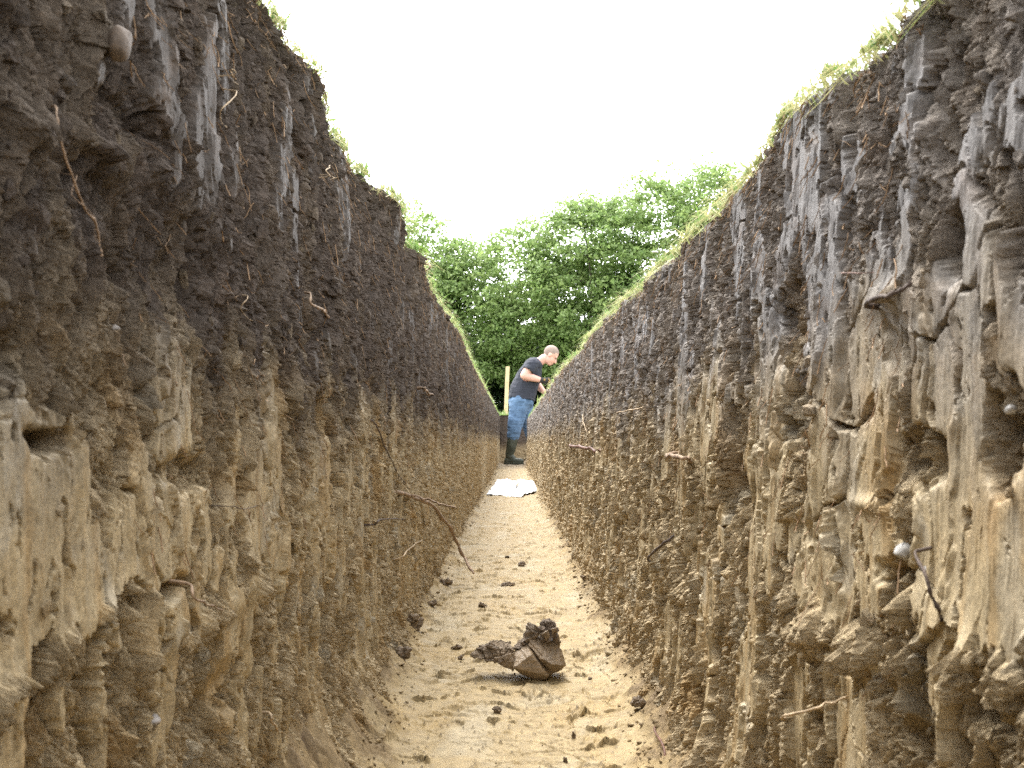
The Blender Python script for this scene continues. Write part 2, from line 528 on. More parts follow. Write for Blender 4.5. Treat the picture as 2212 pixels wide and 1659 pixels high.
def lumps_geo(pos, size, lv=0, seed=0, stretch=(1, 1, 1)):
    """many crumbs at once: verts, triangles, owner index"""
    r = np.random.default_rng(seed)
    V, Fc = ICO[lv]
    n, m = len(pos), len(V)
    nv = 12
    shapes = []
    for i in range(nv):
        d = 1 + .55 * fbm3(V * 1.3 + i * 7.7, 4, seed + i)
        sh = V * d[:, None]
        for k in range(4):                                   # a few broken flat faces
            nn = r.normal(size=3); nn /= np.linalg.norm(nn)
            dist = sh @ nn; lim = .35 + .3 * r.random()
            sh = sh - nn[None, :] * np.clip(dist - lim, 0, None)[:, None] * .9
        shapes.append(sh)
    shapes = np.array(shapes)
    ax = r.normal(size=(n, 4)); ax /= np.linalg.norm(ax, axis=1)[:, None]
    w, x, y, z = ax.T
    R = np.stack([1 - 2 * (y * y + z * z), 2 * (x * y - z * w), 2 * (x * z + y * w), 2 * (x * y + z * w), 1 - 2 * (x * x + z * z), 2 * (y * z - x * w),
                  2 * (x * z - y * w), 2 * (y * z + x * w), 1 - 2 * (x * x + y * y)], 1).reshape(n, 3, 3)
    sq = .6 + .7 * r.random((n, 1, 3))
    base = shapes[r.integers(0, nv, n)] * sq
    co = np.einsum('nij,nmj->nmi', R, base) * np.asarray(stretch)[None, None, :] * size[:, None, None] + pos[:, None, :]
    tri = (Fc[None] + (np.arange(n) * m)[:, None, None]).reshape(-1, 3)
    return co.reshape(-1, 3), tri, np.repeat(np.arange(n), m)


def make_wall(side, name, mat):
    yend = 12.8 if side > 0 else Y_END + .1
    segs = [(-2.5, .285, 'lin', 60, 120), (.28, 1.55, 'log', .0018, 700), (1.545, 5.05, 'log', .0020, 330), (5.0, yend, 'log', .0022, 150)]
    V, Fq, M, off = [], [], [], 0
    for a, b, kind, st, rows in segs:
        ys = np.linspace(a, b, st) if kind == 'lin' else np.exp(np.linspace(math.log(a), math.log(b), int(math.log(b / a) / st)))
        nr = rows
        nl = 10
        zt = top_z(side, ys)
        v = np.concatenate([np.linspace(0, 1, nr), np.ones(nl)])
        over = np.concatenate([np.zeros(nr), np.linspace(0, 1, nl + 1)[1:]])
        Z = (-.03 + v[None, :] * (zt[:, None] + .03))
        Yg = np.repeat(ys[:, None], len(v), 1)
        h, mask, sg = wall_fields(side, Yg, Z)
        tz = Z / zt[:, None]
        h = h * (1 - .25 * over)[None, :]
        O = offset(side, Yg, Z)
        lip = over[None, :] ** 1.3 * .16
        rnd = sstep(.985, 1.0, tz) * .006
        x = side * (O - h + lip + rnd)
        if kind == 'lin': h = h * .6
        sag = sg * (1 - over[None, :]) * sstep(0, .08, Z)
        Z2 = Z - sag + over[None, :] * .006 + .004 * noise(Yg * 60, Z * 0 + over[None, :] * 9, 33) * sstep(0, .3, over[None, :])
        Y2 = Yg + .0035 * noise(Yg * 70, Z * 50, 41)
        V.append(np.stack([x, Y2, Z2], -1).reshape(-1, 3))
        q = grid_faces(len(ys), len(v), off)
        Fq.append(q if side > 0 else q[:, ::-1])
        M.append(mask.reshape(-1, 4)); off += x.size
    # crumbs stuck to the face
    tris = []
    for (n, ya, yb, s0, s1, lv, seed) in ((1500, .34, 1.3, .0010, .0050, 1, 11), (1400, .6, 4.0, .0012, .0055, 1, 12), (1400, 2.5, 12.5, .003, .011, 0, 13)):
        r = np.random.default_rng(seed + (0 if side < 0 else 50))
        yy = np.exp(r.uniform(math.log(ya), math.log(yb), n))
        zz = r.random(n) ** .9 * top_z(side, yy) * .985
        hh, mm, sg = wall_fields(side, yy, zz)
        clus = fbm(yy * 14, zz * 10, 2, 900 + seed)
        keep = (mm[:, 1] < .4) & (clus > -.15) | (r.random(n) < .06)
        yy, zz, hh, mm, sg = yy[keep], zz[keep], hh[keep], mm[keep], sg[keep]
        sz = s0 + (s1 - s0) * r.random(len(yy)) ** 3.2
        xx = side * (offset(side, yy, zz) - hh - sz * .15)
        zz = zz - sg
        co, tri, own = lumps_geo(np.stack([xx, yy, zz], 1), sz, lv, seed, (1, .8, 1.5))
        V.append(co); tris.append(tri + off); off += len(co)
        mm = mm.copy(); mm[:, 1] = mm[:, 1] * .3 + .1 * r.random(len(mm)); mm[:, 0] = np.clip(mm[:, 0] + r.normal(0, .12, len(mm)), 0, 1)
        M.append(mm[own])
    ob = build(name, np.concatenate(V), [np.concatenate(Fq), np.concatenate(tris)], mat, smooth=False, attrs={'mask': np.concatenate(M)})
    return tag(ob, kind='structure')


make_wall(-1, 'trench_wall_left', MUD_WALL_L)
make_wall(1, 'trench_wall_right', MUD_WALL)
print('walls', round(time.time() - T0, 1))


# ------------------------------------------------------------------ trench floor
FLOOR_LIP = []


def floor_fields(x, y):
    x = np.asarray(x, f4); y = np.asarray(y, f4)
    wa = fbm(x * 16, y * 7, 3, 500)
    bo = np.where(x < 0, base_off(-1, y), base_off(1, y))
    ax = np.abs(x) + (.19 - bo) + .018 * fbm(y * 9, x * 9, 3, 503)
    edge = np.clip((ax - .135) / .06, 0, 2)
    z = .022 * edge ** 2.2
    z = z + .010 * fbm(x * 6, y * 2.6, 3, 505)
    # scraped steps across the floor, a sawtooth that comes and goes
    t = y * 15 + 1.1 * fbm(x * 9, y * 2.5, 3, 510) + .22 * fbm(x * 70, y * 50, 3, 511) + 2.2 * x * x * 20
    ph = t - np.floor(t)
    on = sstep(.02, .12, fbm(x * 12, y * 9, 3, 514))
    lg = .0095 * on * (1 - ph) ** 6 * np.clip(.6 + 1.4 * fbm(x * 45, y * 25, 3, 517), 0, 1.5)
    t2 = y * 55 + 3.2 * fbm(x * 15, y * 12, 3, 520) + .3 * fbm(x * 110, y * 90, 2, 521)
    p2 = t2 - np.floor(t2)
    on2 = sstep(.08, .18, fbm(x * 20, y * 14, 3, 524))
    lg = lg + .0026 * on2 * (1 - p2) ** 4
    lg = lg * np.clip(1.25 - edge * 1.3, 0, 1) * .75
    z = z + lg
    A, ae, ac = facet(x * 20 + .9 * wa, y * 34 + .8 * wa, 528, .9)
    flake = sstep(.02, .22, fbm(x * 9 + 4, y * 7, 4, 529))
    z = z + flake * (.0052 * (A - .5) - .003 * sstep(.12, 0, ae))
    z = z + .0012 * fbm(x * 90, y * 150, 3, 531, .6) * flake
    k1, k2, kc = worley(x * 15 + .5 * wa, y * 26 + .5 * wa, 530)
    crack = sstep(.05, 0, k2 - k1) * sstep(.0, .2, fbm(x * 8, y * 5, 2, 533))
    z = z - .005 * crack
    rough = sstep(.06, .34, fbm(x * 13 + 9, y * 8, 4, 540) * .7 + edge * .42 - .22)
    b1, b2, bc = worley(x * 70, y * 70, 545)
    c1, c2, cc = worley(x * 170, y * 170, 547)
    z = z + rough * (.0075 * (bc - .2) * np.clip(1 - b1 * 1.3, 0, 1) + .003 * np.clip(1 - c1 * 1.2, 0, 1) + .002 * fbm(x * 60, y * 60, 3, 549))
    spk = (c1 < .25) * (cc > .955) * (1 - rough)
    z = z + .003 * spk
    z = z + .0010 * fbm(x * 30, y * 30, 3, 551) + .0004 * noise(x * 9, y * 260, 553)
    och = sstep(.0, .4, fbm(x * 7, y * 5, 3, 560)) * .6
    pale = sstep(.05, .4, fbm(x * 11, y * 7, 4, 565) - .12 * edge) * .75
    dark = np.clip(.10 * (on * (ph < .05) + on2 * (p2 < .1)) + 0.12 * flake * sstep(.75, .95, ac) + .42 * sstep(.35, 1, rough) * sstep(.3, .9, bc) + .8 * spk + .35 * crack, 0, 1)  # shade painted at step faces and cracks; flakes and specks darker too
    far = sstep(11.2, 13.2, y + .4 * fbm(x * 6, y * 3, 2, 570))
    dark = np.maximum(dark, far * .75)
    FLOOR_LIP.append(lg)
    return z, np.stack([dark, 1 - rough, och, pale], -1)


def make_floor():
    V, Fq, M, off = [], [], [], 0
    for a, b, kind, st, nc in ((-2.5, .81, 'lin', 50, 60), (.8, 3.05, 'log', .0019, 380), (3.0, Y_END + .1, 'log', .0022, 190)):
        ys = np.linspace(a, b, st) if kind == 'lin' else np.exp(np.linspace(math.log(a), math.log(b), int(math.log(b / a) / st)))
        xs = np.linspace(-.25, .25, nc)
        Y, X = np.meshgrid(ys, xs, indexing='ij')
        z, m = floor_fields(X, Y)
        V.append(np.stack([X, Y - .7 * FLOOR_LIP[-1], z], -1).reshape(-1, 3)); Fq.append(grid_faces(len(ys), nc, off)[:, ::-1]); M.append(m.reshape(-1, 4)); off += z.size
    # pit floor to the right
    xs = np.linspace(.24, 2.6, 160); ys = np.linspace(12.6, Y_END + .1, 120)
    Y, X = np.meshgrid(ys, xs, indexing='ij')
    z = .01 * fbm(X * 5, Y * 5, 4, 580) - .002
    V.append(np.stack([X, Y, z], -1).reshape(-1, 3)); Fq.append(grid_faces(120, 160, off)[:, ::-1]); off += z.size
    M.append(np.tile([.6, .3, .2, .1], (z.size, 1)))
    tris = []
    for n, ya, yb, s0, s1, seed in ((1000, .95, 2.4, .0007, .0042, 21), (800, 1.5, 6, .001, .0065, 22), (500, 5, 12.6, .002, .010, 23)):
        r = np.random.default_rng(seed)
        yy = np.exp(r.uniform(math.log(ya), math.log(yb), n))
        u = r.random(n) * .76
        xx = np.where(u < .72, np.where(r.random(n) < .5, -base_off(-1, yy) + r.normal(-.004, .016, n), base_off(1, yy) - r.normal(-.004, .016, n)), r.uniform(-.15, .15, n))
        sz = s0 + (s1 - s0) * r.random(n) ** 3.5
        sz = np.where(u < .72, sz, sz * .35)
        zz, mm = floor_fields(xx, yy)
        co, tri, own = lumps_geo(np.stack([xx, yy, zz + sz * .35], 1), sz, 0, seed, (1.2, 1.2, .7))
        V.append(co); tris.append(tri + off); off += len(co)
        mm = mm.copy(); mm[:, 0] = np.clip(.5 * r.random(n), 0, 1); mm[:, 1] = .1 + .3 * r.random(n)
        M.append(mm[own])
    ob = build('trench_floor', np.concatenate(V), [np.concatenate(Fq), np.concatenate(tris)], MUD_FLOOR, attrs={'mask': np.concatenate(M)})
    tag(ob, kind='structure')


make_floor()

# end wall of the trench and the sides of the pit the digger stands in
def rough_sheet(name, P, U, Vv, nu, nv, n, amp):
    u, v = np.meshgrid(np.linspace(0, 1, nu), np.linspace(0, 1, nv), indexing='ij')
    L1, L2 = np.linalg.norm(U), np.linalg.norm(Vv)
    a, b = u * L1, v * L2
    f1, f2, fc = worley(a * 32, b * 26, 600 + nu)
    h = amp * (fbm(a * 7, b * 4, 4, 602) + .8 * (.6 - f1) * fc + .35 * fbm(a * 60, b * 30, 3, 605))
    co = np.asarray(P)[None, None] + u[..., None] * np.asarray(U) + v[..., None] * np.asarray(Vv) + h[..., None] * np.asarray(n)
    top = sstep(.22, .5, b / L2 + .1 * fbm(a * 6, b * 6, 3, 606))
    m = np.stack([top, sstep(.1, .2, fbm(a * 9, b * 3, 3, 608)) * .6, 0 * top, 0 * top], -1)
    return co.reshape(-1, 3), grid_faces(nu, nv), m.reshape(-1, 4)


parts = [rough_sheet('e', (-.26, Y_END, -.02), (2.9, 0, 0), (0, 0, .745), 300, 90, (0, -1, 0), .03)]
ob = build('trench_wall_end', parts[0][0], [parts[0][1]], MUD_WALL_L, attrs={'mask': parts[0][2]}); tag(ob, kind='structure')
zr = float(top_z(1, np.array([12.8]))[0])
A = rough_sheet('s', (2.6, 12.6, -.02), (0, 2.8, 0), (0, 0, .745), 160, 70, (-1, 0, 0), .03)
B = rough_sheet('n', (.19, 12.8, -.02), (2.5, 0, 0), (0, 0, zr + .01), 200, 70, (0, 1, 0), .015)
ob = build('trench_wall_pit', np.concatenate([A[0], B[0]]), [np.concatenate([A[1], B[1] + len(A[0])])], MUD_WALL, attrs={'mask': np.concatenate([A[2], B[2]])})
tag(ob, kind='structure')

# ------------------------------------------------------------------ ground either side and beyond
TURF = simple("turf", (.085, .12, .035), .9, .35, 9, .6, .02)
ZG = .72


def make_ground():
    V, Fq, off = [], [], 0
    ys = np.concatenate([np.linspace(-40, -2.5, 20), np.linspace(-2.4, 15.25, 190)])
    for side in (-1, 1):
        yy = ys if side < 0 else ys[ys <= 12.82]
        xs = np.concatenate([[.0, .02, .05, .1, .2, .35, .6, 1, 1.6, 2.5], np.linspace(4, 70, 24)])
        Y, X = np.meshgrid(yy, xs, indexing='ij')
        z0 = top_z(side, yy)[:, None] + .003
        far = sstep(.5, 6, X)
        Z = z0 * (1 - far) + (ZG + .05 * noise(X * .3, Y * .3, 620)) * far + .006 * noise(X * 9, Y * 9, 621) * sstep(0, .1, X)
        Xw = side * (top_off(side, yy)[:, None] + .030 + X)
        V.append(np.stack([Xw, Y, Z], -1).reshape(-1, 3)); q = grid_faces(len(yy), len(xs), off)
        Fq.append(q[:, ::-1] if side > 0 else q); off += Z.size
    # right of the pit, and beyond the end wall
    for xa, xb, ya, yb, nx, ny in ((2.63, 70, 12.8, 15.25, 30, 12), (-70, 70, 15.26, 120, 60, 60)):
        xs, yy = np.linspace(xa, xb, nx), np.linspace(ya, yb, ny)
        Y, X = np.meshgrid(yy, xs, indexing='ij')
        Z = ZG + .04 * noise(X * .3, Y * .3, 620) + .004
        V.append(np.stack([X, Y, Z], -1).reshape(-1, 3)); Fq.append(grid_faces(ny, nx, off)[:, ::-1]); off += Z.size
    tag(build('ground', np.concatenate(V), [np.concatenate(Fq)], TURF), kind='structure')


make_ground()


# ------------------------------------------------------------------ grass
def leaf_material(name, c1, c2, trans=.35, rough=.55):
    m, N, L, b = new_mat(name)
    at = N.new("ShaderNodeAttribute"); at.attribute_name = "tint"
    sp = N.new("ShaderNodeSeparateColor"); L.new(at.outputs["Color"], sp.inputs["Color"])
    mx = N.new("ShaderNodeMix"); mx.data_type = 'RGBA'
    L.new(sp.outputs["Red"], mx.inputs[0]); mx.inputs[6].default_value = (*c1, 1); mx.inputs[7].default_value = (*c2, 1)
    L.new(mx.outputs[2], b.inputs["Base Color"]); b.inputs["Roughness"].default_value = rough
    tr = N.new("ShaderNodeBsdfTranslucent"); L.new(mx.outputs[2], tr.inputs["Color"])
    ms = N.new("ShaderNodeMixShader"); ms.inputs[0].default_value = trans
    L.new(b.outputs[0], ms.inputs[1]); L.new(tr.outputs[0], ms.inputs[2])
    L.new(ms.outputs[0], N["Material Output"].inputs["Surface"])
    return m


GRASS = leaf_material("grass_blade", (.13, .235, .05), (.42, .39, .19), .4)
LEAF = leaf_material("tree_leaf", (.16, .25, .08), (.35, .44, .16), .5)
WEED = leaf_material("weed_leaf", (.07, .17, .03), (.2, .3, .06), .4)


def blades(base, hgt, dirx, lean, width, tint, seed):
    """curved grass blades; dirx (n,2) bend direction, lean as a share of the height"""
    n = len(base); r = np.random.default_rng(seed)
    ang = r.uniform(0, 2 * np.pi, n)
    wv = np.stack([np.cos(ang), np.sin(ang), 0 * ang], 1) * width[:, None]
    V = []
    for t, w in ((0, 1.), (.4, .9), (.75, .55), (1, .06)):
        c = base.copy()
        c[:, :2] += dirx * (hgt * lean * t ** 1.8)[:, None]
        c[:, 2] += hgt * t * np.sqrt(np.clip(1 - (lean * t * .75) ** 2, .05, 1)) - hgt * np.clip(lean - 1, 0, 2) * t ** 2.2 * 1.2
        V += [c - wv * w, c + wv * w]
    co = np.stack(V, 1)
    o = np.arange(n)[:, None] * 8
    q = np.concatenate([o + np.array([[0, 1, 3, 2]]), o + np.array([[2, 3, 5, 4]]), o + np.array([[4, 5, 7, 6]])])
    return co.reshape(-1, 3), q, np.repeat(tint, 8)


def grass_edge(side, seed, n):
    r = np.random.default_rng(seed)
    y = np.exp(r.uniform(math.log(.42), math.log(12.7 if side > 0 else 15.2), n))
    tuft = fbm(y * 11, y * 0 + side, 4, 640) * 1.6
    keep = r.random(n) < np.clip(.30 + 1.6 * tuft, .05, 1) * np.clip(.35 + .4 * y, 0, 1)
    y = y[keep]; tuft = tuft[keep]; n = len(y)
    e = np.abs(r.normal(0, 1, n)) * (.006 + .010 * np.clip(y, 0, 4)) - .003
    x = side * (top_off(side, y) + e)
    z = top_z(side, y) + .001 - np.where(e < 0, -e * .5, 0)
    h = (.003 + .007 * r.random(n) ** 1.6 + .016 * np.clip(tuft, 0, 1) * r.random(n)) * (1 + .5 * np.clip(y - .8, 0, 3)) * (.75 if side > 0 else .9)
    tall = r.random(n) < .035
    h = np.where(tall, h * 2.3, h)
    ang = r.uniform(0, 2 * np.pi, n)
    d = np.stack([np.cos(ang) - side * .15, np.sin(ang)], 1); d /= np.linalg.norm(d, axis=1)[:, None] + 1e-6
    lean = np.clip(r.normal(.55, .4, n), .05, 1.7)
    tint = np.clip(r.normal(.18, .32, n) - .3 * np.clip(tuft, 0, 1) + (.30 if side > 0 else .1) * sstep(2.2, .8, y), 0, 1)
    w = (.0008 + .0010 * r.random(n)) * (1 + .30 * np.clip(y - .8, 0, 5))
    a = blades(np.stack([x, y, z], 1), h, d, lean, w, tint, seed + 1)
    # dead thatch hanging over the lip
    m = n // 5
    y = np.exp(r.uniform(math.log(.42), math.log(9), m))
    x = side * (top_off(side, y) - .002 + .008 * r.random(m)); z = top_z(side, y) - .002 - .012 * r.random(m) ** 2
    d = np.stack([np.full(m, -side * 1.), r.normal(0, .9, m)], 1); d /= np.linalg.norm(d, axis=1)[:, None]
    b = blades(np.stack([x, y, z], 1), .009 + .018 * r.random(m), d, r.uniform(1.0, 1.9, m), .0005 + .0005 * r.random(m), np.clip(r.normal(.8, .25, m), 0, 1), seed + 2)
    return a, b


G = []
for sd_, n_ in ((-1, 17000), (1, 19000)):
    G += list(grass_edge(sd_, 650 + sd_, n_))
r = np.random.default_rng(61)                                   # grass beyond the end wall
n = 9000
x = r.uniform(-1.2, 2.6, n); y = 15.3 + np.abs(r.normal(0, 1, n)) * 1.8
ang = r.uniform(0, 6.3, n)
G.append(blades(np.stack([x, y, np.full(n, ZG)], 1), .04 + .09 * r.random(n) ** 2, np.stack([np.cos(ang), np.sin(ang)], 1), np.clip(r.normal(.6, .3, n), .1, 1.5), .002 + .002 * r.random(n), np.clip(r.normal(.2, .2, n), 0, 1), 62))
V, Q, T, o = [], [], [], 0
for c, q, t in G:
    V.append(c); Q.append(q + o); T.append(t); o += len(c)
T = np.concatenate(T)
ob = build('grass', np.concatenate(V), [np.concatenate(Q)], GRASS, attrs={'tint': np.stack([T, T, T, T], 1)})
tag(ob, 'short green and straw coloured grass along both trench edges', 'grass', kind='stuff')

# hair-fine rootlets all over the cut faces
def rootlets():
    V, Q, off = [], [], 0
    g = Geo()
    r = np.random.default_rng(71)
    for side in (-1, 1):
        n = 1700
        yy = np.exp(r.uniform(math.log(.5), math.log(7), n)); u = r.random(n)
        zt = top_z(side, yy); zz = zt * (1 - .6 * u ** 2.6) - .003
        L = (.008 + .022 * r.random(n) ** 2) * (1 + .25 * yy)
        m = 6
        ang = r.normal(-np.pi / 2, .7, n); cur = r.normal(0, 1.2, n)
        ts = np.linspace(0, 1, m)
        Y = [yy]; Z = [zz]
        for k in range(1, m):
            a = ang + cur * ts[k] + r.normal(0, .35, n)
            Y.append(Y[-1] + np.cos(a) * L / m); Z.append(Z[-1] + np.sin(a) * L / m)
        Y, Z = np.array(Y).T, np.array(Z).T
        h, _, sg = wall_fields(side, Y, Z)
        hb = h[:, :1] * (1 - ts) + ts * (h.max(1)[:, None] + .004)
        X = side * (offset(side, Y, Z) - np.maximum(h, hb) - .0006)
        w = (.00022 + .00022 * r.random(n)) * (1 + .22 * yy)
        P = np.stack([X, Y, Z - sg], -1)
        tri = np.array([[0, 1], [-.87, -.5], [.87, -.5]])
        co = np.repeat(P[:, :, None, :], 3, 2).copy()
        co[..., 0] += tri[None, None, :, 0] * w[:, None, None]; co[..., 1] += tri[None, None, :, 1] * w[:, None, None]
        o = (np.arange(n) * m * 3)[:, None, None] + (np.arange(m - 1) * 3)[None, :, None]
        k = np.arange(3)[None, None, :]; k2 = (k + 1) % 3
        q = np.stack([o + k, o + k2, o + 3 + k2, o + 3 + k], -1).reshape(-1, 4)
        V.append(co.reshape(-1, 3)); Q.append(q + off); off += co.size // 3
    ob = build('rootlet', np.concatenate(V), [np.concatenate(Q)], ROOTF)
    tag(ob, 'hair fine grass roots hanging from the cut earth faces', 'rootlets', kind='stuff')


ROOTF = simple("rootlet", (.26, .165, .09), .8, .35, 60)
rootlets()
print('grass', round(time.time() - T0, 1))

# ------------------------------------------------------------------ roots and twigs, each a thing
ROOT = simple("root_bark", (.22, .15, .095), .8, .4, 90, .8, .002)
ROOT_P = simple("root_pale", (.36, .27, .17), .8, .3, 90, .6, .002)
ROOT_D = simple("root_dark", (.065, .045, .034), .8, .4, 90, .8, .002)
ROOT_R = simple("root_red", (.11, .048, .028), .6, .4, 90, .5, .002)


def root(side, pts, w0, w1, mat, label, out=.006, name='root', branches=(), cat='root', straight=False, tip=0.0):
    """pts in photograph pixels; w in photograph pixels (diameter)"""
    def path(pp, wa, wb, out):
        npp = len(pp)
        yz = [wall_px(side, *p, tip * (i / (npp - 1)) ** 1.2 + .003) if tip else wall_px(side, *p, out * math.sin(math.pi * min(1, i / (npp - 1) * 1.15) ** .7) + .002) for i, p in enumerate(pp)]
        P = []
        m = 9
        for i in range(len(yz) - 1):
            for k in range(m if i < len(yz) - 2 else m + 1):
                t = k / m
                a, b = yz[max(i - 1, 0)], yz[i]; c, d = yz[i + 1], yz[min(i + 2, len(yz) - 1)]
                P.append([.5 * (2 * b[j] + (c[j] - a[j]) * t + (2 * a[j] - 5 * b[j] + 4 * c[j] - d[j]) * t * t + (-a[j] + 3 * b[j] - 3 * c[j] + d[j]) * t ** 3) for j in (0, 1)])
        P = np.array(P); n = len(P); t = np.linspace(0, 1, n)
        h, _, _s = wall_fields(side, P[:, 0], P[:, 1])
        w_ = min(15, 2 * ((n - 1) // 2) + 1)
        hs_ = np.convolve(np.pad(np.maximum(h, h.mean()), w_ // 2, 'edge'), np.ones(w_) / w_, 'valid')
        if straight: hs_ = hs_ * 0 + h.mean()
        o = out * np.sin(np.pi * np.clip(t * 1.15, 0, 1) ** .7) + .0015
        if tip:
            o = tip * t ** 1.2 + .003; hs_ = hs_ * (1 - t)
        o[:2] -= .006
        rr = .72 * (wa + (wb - wa) * t) * P[:, 0] / 2150 / 2 * (1 + .16 * np.sin(t * 37) + .12 * np.sin(t * 61 + 2) + .45 * noise(t * 33, t * 0 + 3.1, 8))
        X = side * (offset(side, P[:, 0], P[:, 1]) - hs_ - o)
        wig = (noise(t * 9 + w0, t * 0, 5) * 1.6 + .7 * noise(t * 25 + w0, t * 0, 6)) * rr
        return np.stack([X, P[:, 0] + wig, P[:, 1] + wig * .8], 1), rr
    g = Geo()
    P, rr = path(pts, w0, w1, out)
    c = Vector(P[0])
    g.tube(P - np.array(c), rr, 8)
    ob = g.obj(name, mat, loc=c)
    tag(ob, label, cat, 'roots and twigs in the trench sides')
    for bp, ba, bb in branches:
        g = Geo(); P, rr = path(bp, ba, bb, out)
        g.tube(P - np.array(c), rr, 6)
        b_ = g.obj('branch', mat, ob)
    return ob


root(-1, [(165, 225), (185, 262), (210, 350), (240, 440), (270, 500), (278, 572)], 6, 9, ROOT, 'long thin brown root hanging down the dark soil at upper left', .010,
     branches=[([(225, 372), (222, 420), (252, 450), (270, 478), (262, 520)], 3, 2)])
root(-1, [(860, 1064), (930, 1090), (972, 1140), (1000, 1198), (1021, 1238)], 12, 8, ROOT, 'longest arching root sticking out of the left side down towards the floor', .035, tip=.095,
     branches=[([(878, 1066), (930, 1080), (986, 1096)], 8, 5)])
root(-1, [(795, 1136), (830, 1122), (892, 1122)], 6, 3, ROOT_D, 'short dark root lying level below the arching root', .02)
root(-1, [(862, 1208), (885, 1192), (912, 1168)], 5, 4, ROOT_P, 'short pale root angled upwards below the arching root', .015)
root(-1, [(385, 1254), (430, 1290), (462, 1308), (498, 1322)], 10, 4, ROOT, 'tapering brown root jutting from the low tan clay lump on the left', .02)
root(-1, [(578, 1536), (605, 1560), (636, 1592)], 9, 6, ROOT_P, 'thick pale root near the bottom of the left side', .012)
root(-1, [(676, 630), (692, 655), (716, 672), (745, 696)], 6, 11, ROOT, 'knobbly root hanging in dark soil right of the white pebble', .014)
root(-1, [(905, 838), (922, 842), (948, 856)], 9, 5, ROOT, 'stubby brown root under the left bank far along the trench', .02)
root(-1, [(536, 634), (548, 660), (566, 694)], 3, 2, ROOT_P, 'wispy pale root dangling just below the white pebble', .012)
root(-1, [(690, 385), (720, 366), (758, 352)], 4, 2.5, ROOT_P, 'thin straw coloured root just under the left turf', .02, branches=[([(706, 376), (735, 388), (765, 384)], 3, 2)])
root(-1, [(495, 165), (520, 150), (545, 182)], 4, 2, ROOT_P, 'curly fine root in the black soil high on the left', .014)
root(-1, [(505, 190), (498, 235), (508, 275)], 4, 3, ROOT_P, 'fine root hanging beside the big flat clod high on the left', .014)
root(-1, [(500, 1092), (545, 1100), (585, 1088)], 3, 2, ROOT_D, 'thin dark level root in the brown soil above the low clay lump', .014)
root(-1, [(800, 900), (830, 950), (855, 1010), (880, 1045)], 5, 3, ROOT_D, 'slender dark root running down to the arching root', .012)
root(-1, [(905, 570), (918, 578), (930, 588)], 6, 4, ROOT_P, 'short straw coloured stub just below the left turf notch', .016)
root(1, [(1232, 962), (1262, 968), (1302, 976)], 9, 10, ROOT_R, 'reddish broken stick poking out of the right side', .02, name='stick', cat='stick', straight=True)
root(1, [(1330, 893), (1360, 884), (1388, 876)], 3, 5, ROOT_P, 'thin pale root on grey soil of the right side', .014)
root(1, [(1465, 982), (1482, 988), (1502, 998)], 14, 10, ROOT, 'thick blunt root stub in the right side', .02)
root(1, [(1420, 1216), (1436, 1180), (1466, 1154)], 7, 9, ROOT_D, 'dark curved root above the round mud lump on the right side', .016)
root(1, [(1716, 1552), (1760, 1535), (1800, 1518), (1842, 1504)], 9, 6, ROOT_P, 'pale knotty root across the low right side', .018)
root(1, [(1478, 1566), (1500, 1608), (1532, 1664)], 6, 8, ROOT_R, 'red brown twig standing against the foot of the right side', .012, name='twig', cat='twig')
root(1, [(1452, 1560), (1446, 1600), (1418, 1652)], 6, 9, ROOT_D, 'dark bent twig at the bottom beside the red brown twig', .016, name='twig', cat='twig')
root(1, [(1880, 660), (1905, 640), (1935, 628), (1962, 608)], 18, 12, ROOT_D, 'thick dark root crossing a grey smeared patch on the right side', .012)
root(1, [(1815, 589), (1840, 590), (1862, 588)], 4, 3, ROOT_R, 'fine red root on the dark upper right side', .012)
root(1, [(2010, 1180), (2024, 1240), (2052, 1300), (2066, 1340)], 9, 14, ROOT_D, 'blurred dark root running down the near right clay', .008)
root(1, [(1255, 890), (1262, 930), (1268, 958)], 3, 2, ROOT_P, 'thin pale upright root left of the blunt root stub', .01)

# ------------------------------------------------------------------ stones and lumps in the faces
STONE_W = simple("stone_pale", (.34, .325, .30), .6, .35, 300, .3, .001)
STONE_G = simple("stone_grey", (.19, .17, .15), .65, .35, 300, .3, .001)
STONE_B = simple("stone_brown", (.10, .075, .055), .7, .3, 200, .4, .002)
STONE_BL = simple("stone_blue", (.33, .36, .41), .5, .3, 300, .2, .001)


def stone(side, px, py, w, h, mat, label, tilt=0., sink=.35, name='stone', cat='stone', grp='stones bedded in the trench sides'):
    y, z = wall_px(side, px, py)
    hh, _, _s = wall_fields(side, np.array([y]), np.array([z]))
    rz = h * y / 2150 / 2; rl = w * y / 2150 / 2
    V, Fc = ICO[1]
    sh = V * (1 + .26 * fbm3(V * .9 + px, 3, int(px)))[:, None]
    for k in range(5):
        nn = np.random.default_rng(int(px) + k).normal(size=3); nn /= np.linalg.norm(nn)
        sh = sh - nn[None, :] * np.clip(sh @ nn - .72, 0, None)[:, None] * .8
    sh = sh * np.array([rl, max(rl * 1.5, rz * .9), rz])
    c, s_ = math.cos(tilt), math.sin(tilt)
    sh = sh @ np.array([[c, 0, s_], [0, 1, 0], [-s_, 0, c]]).T
    x = side * (float(offset(side, np.array([y]), np.array([z]))[0]) - float(hh[0]) - rl * (.25 - sink) )
    ob = build(name, sh, [Fc], mat, loc=(x, y, z))
    return tag(ob, label, cat, grp)


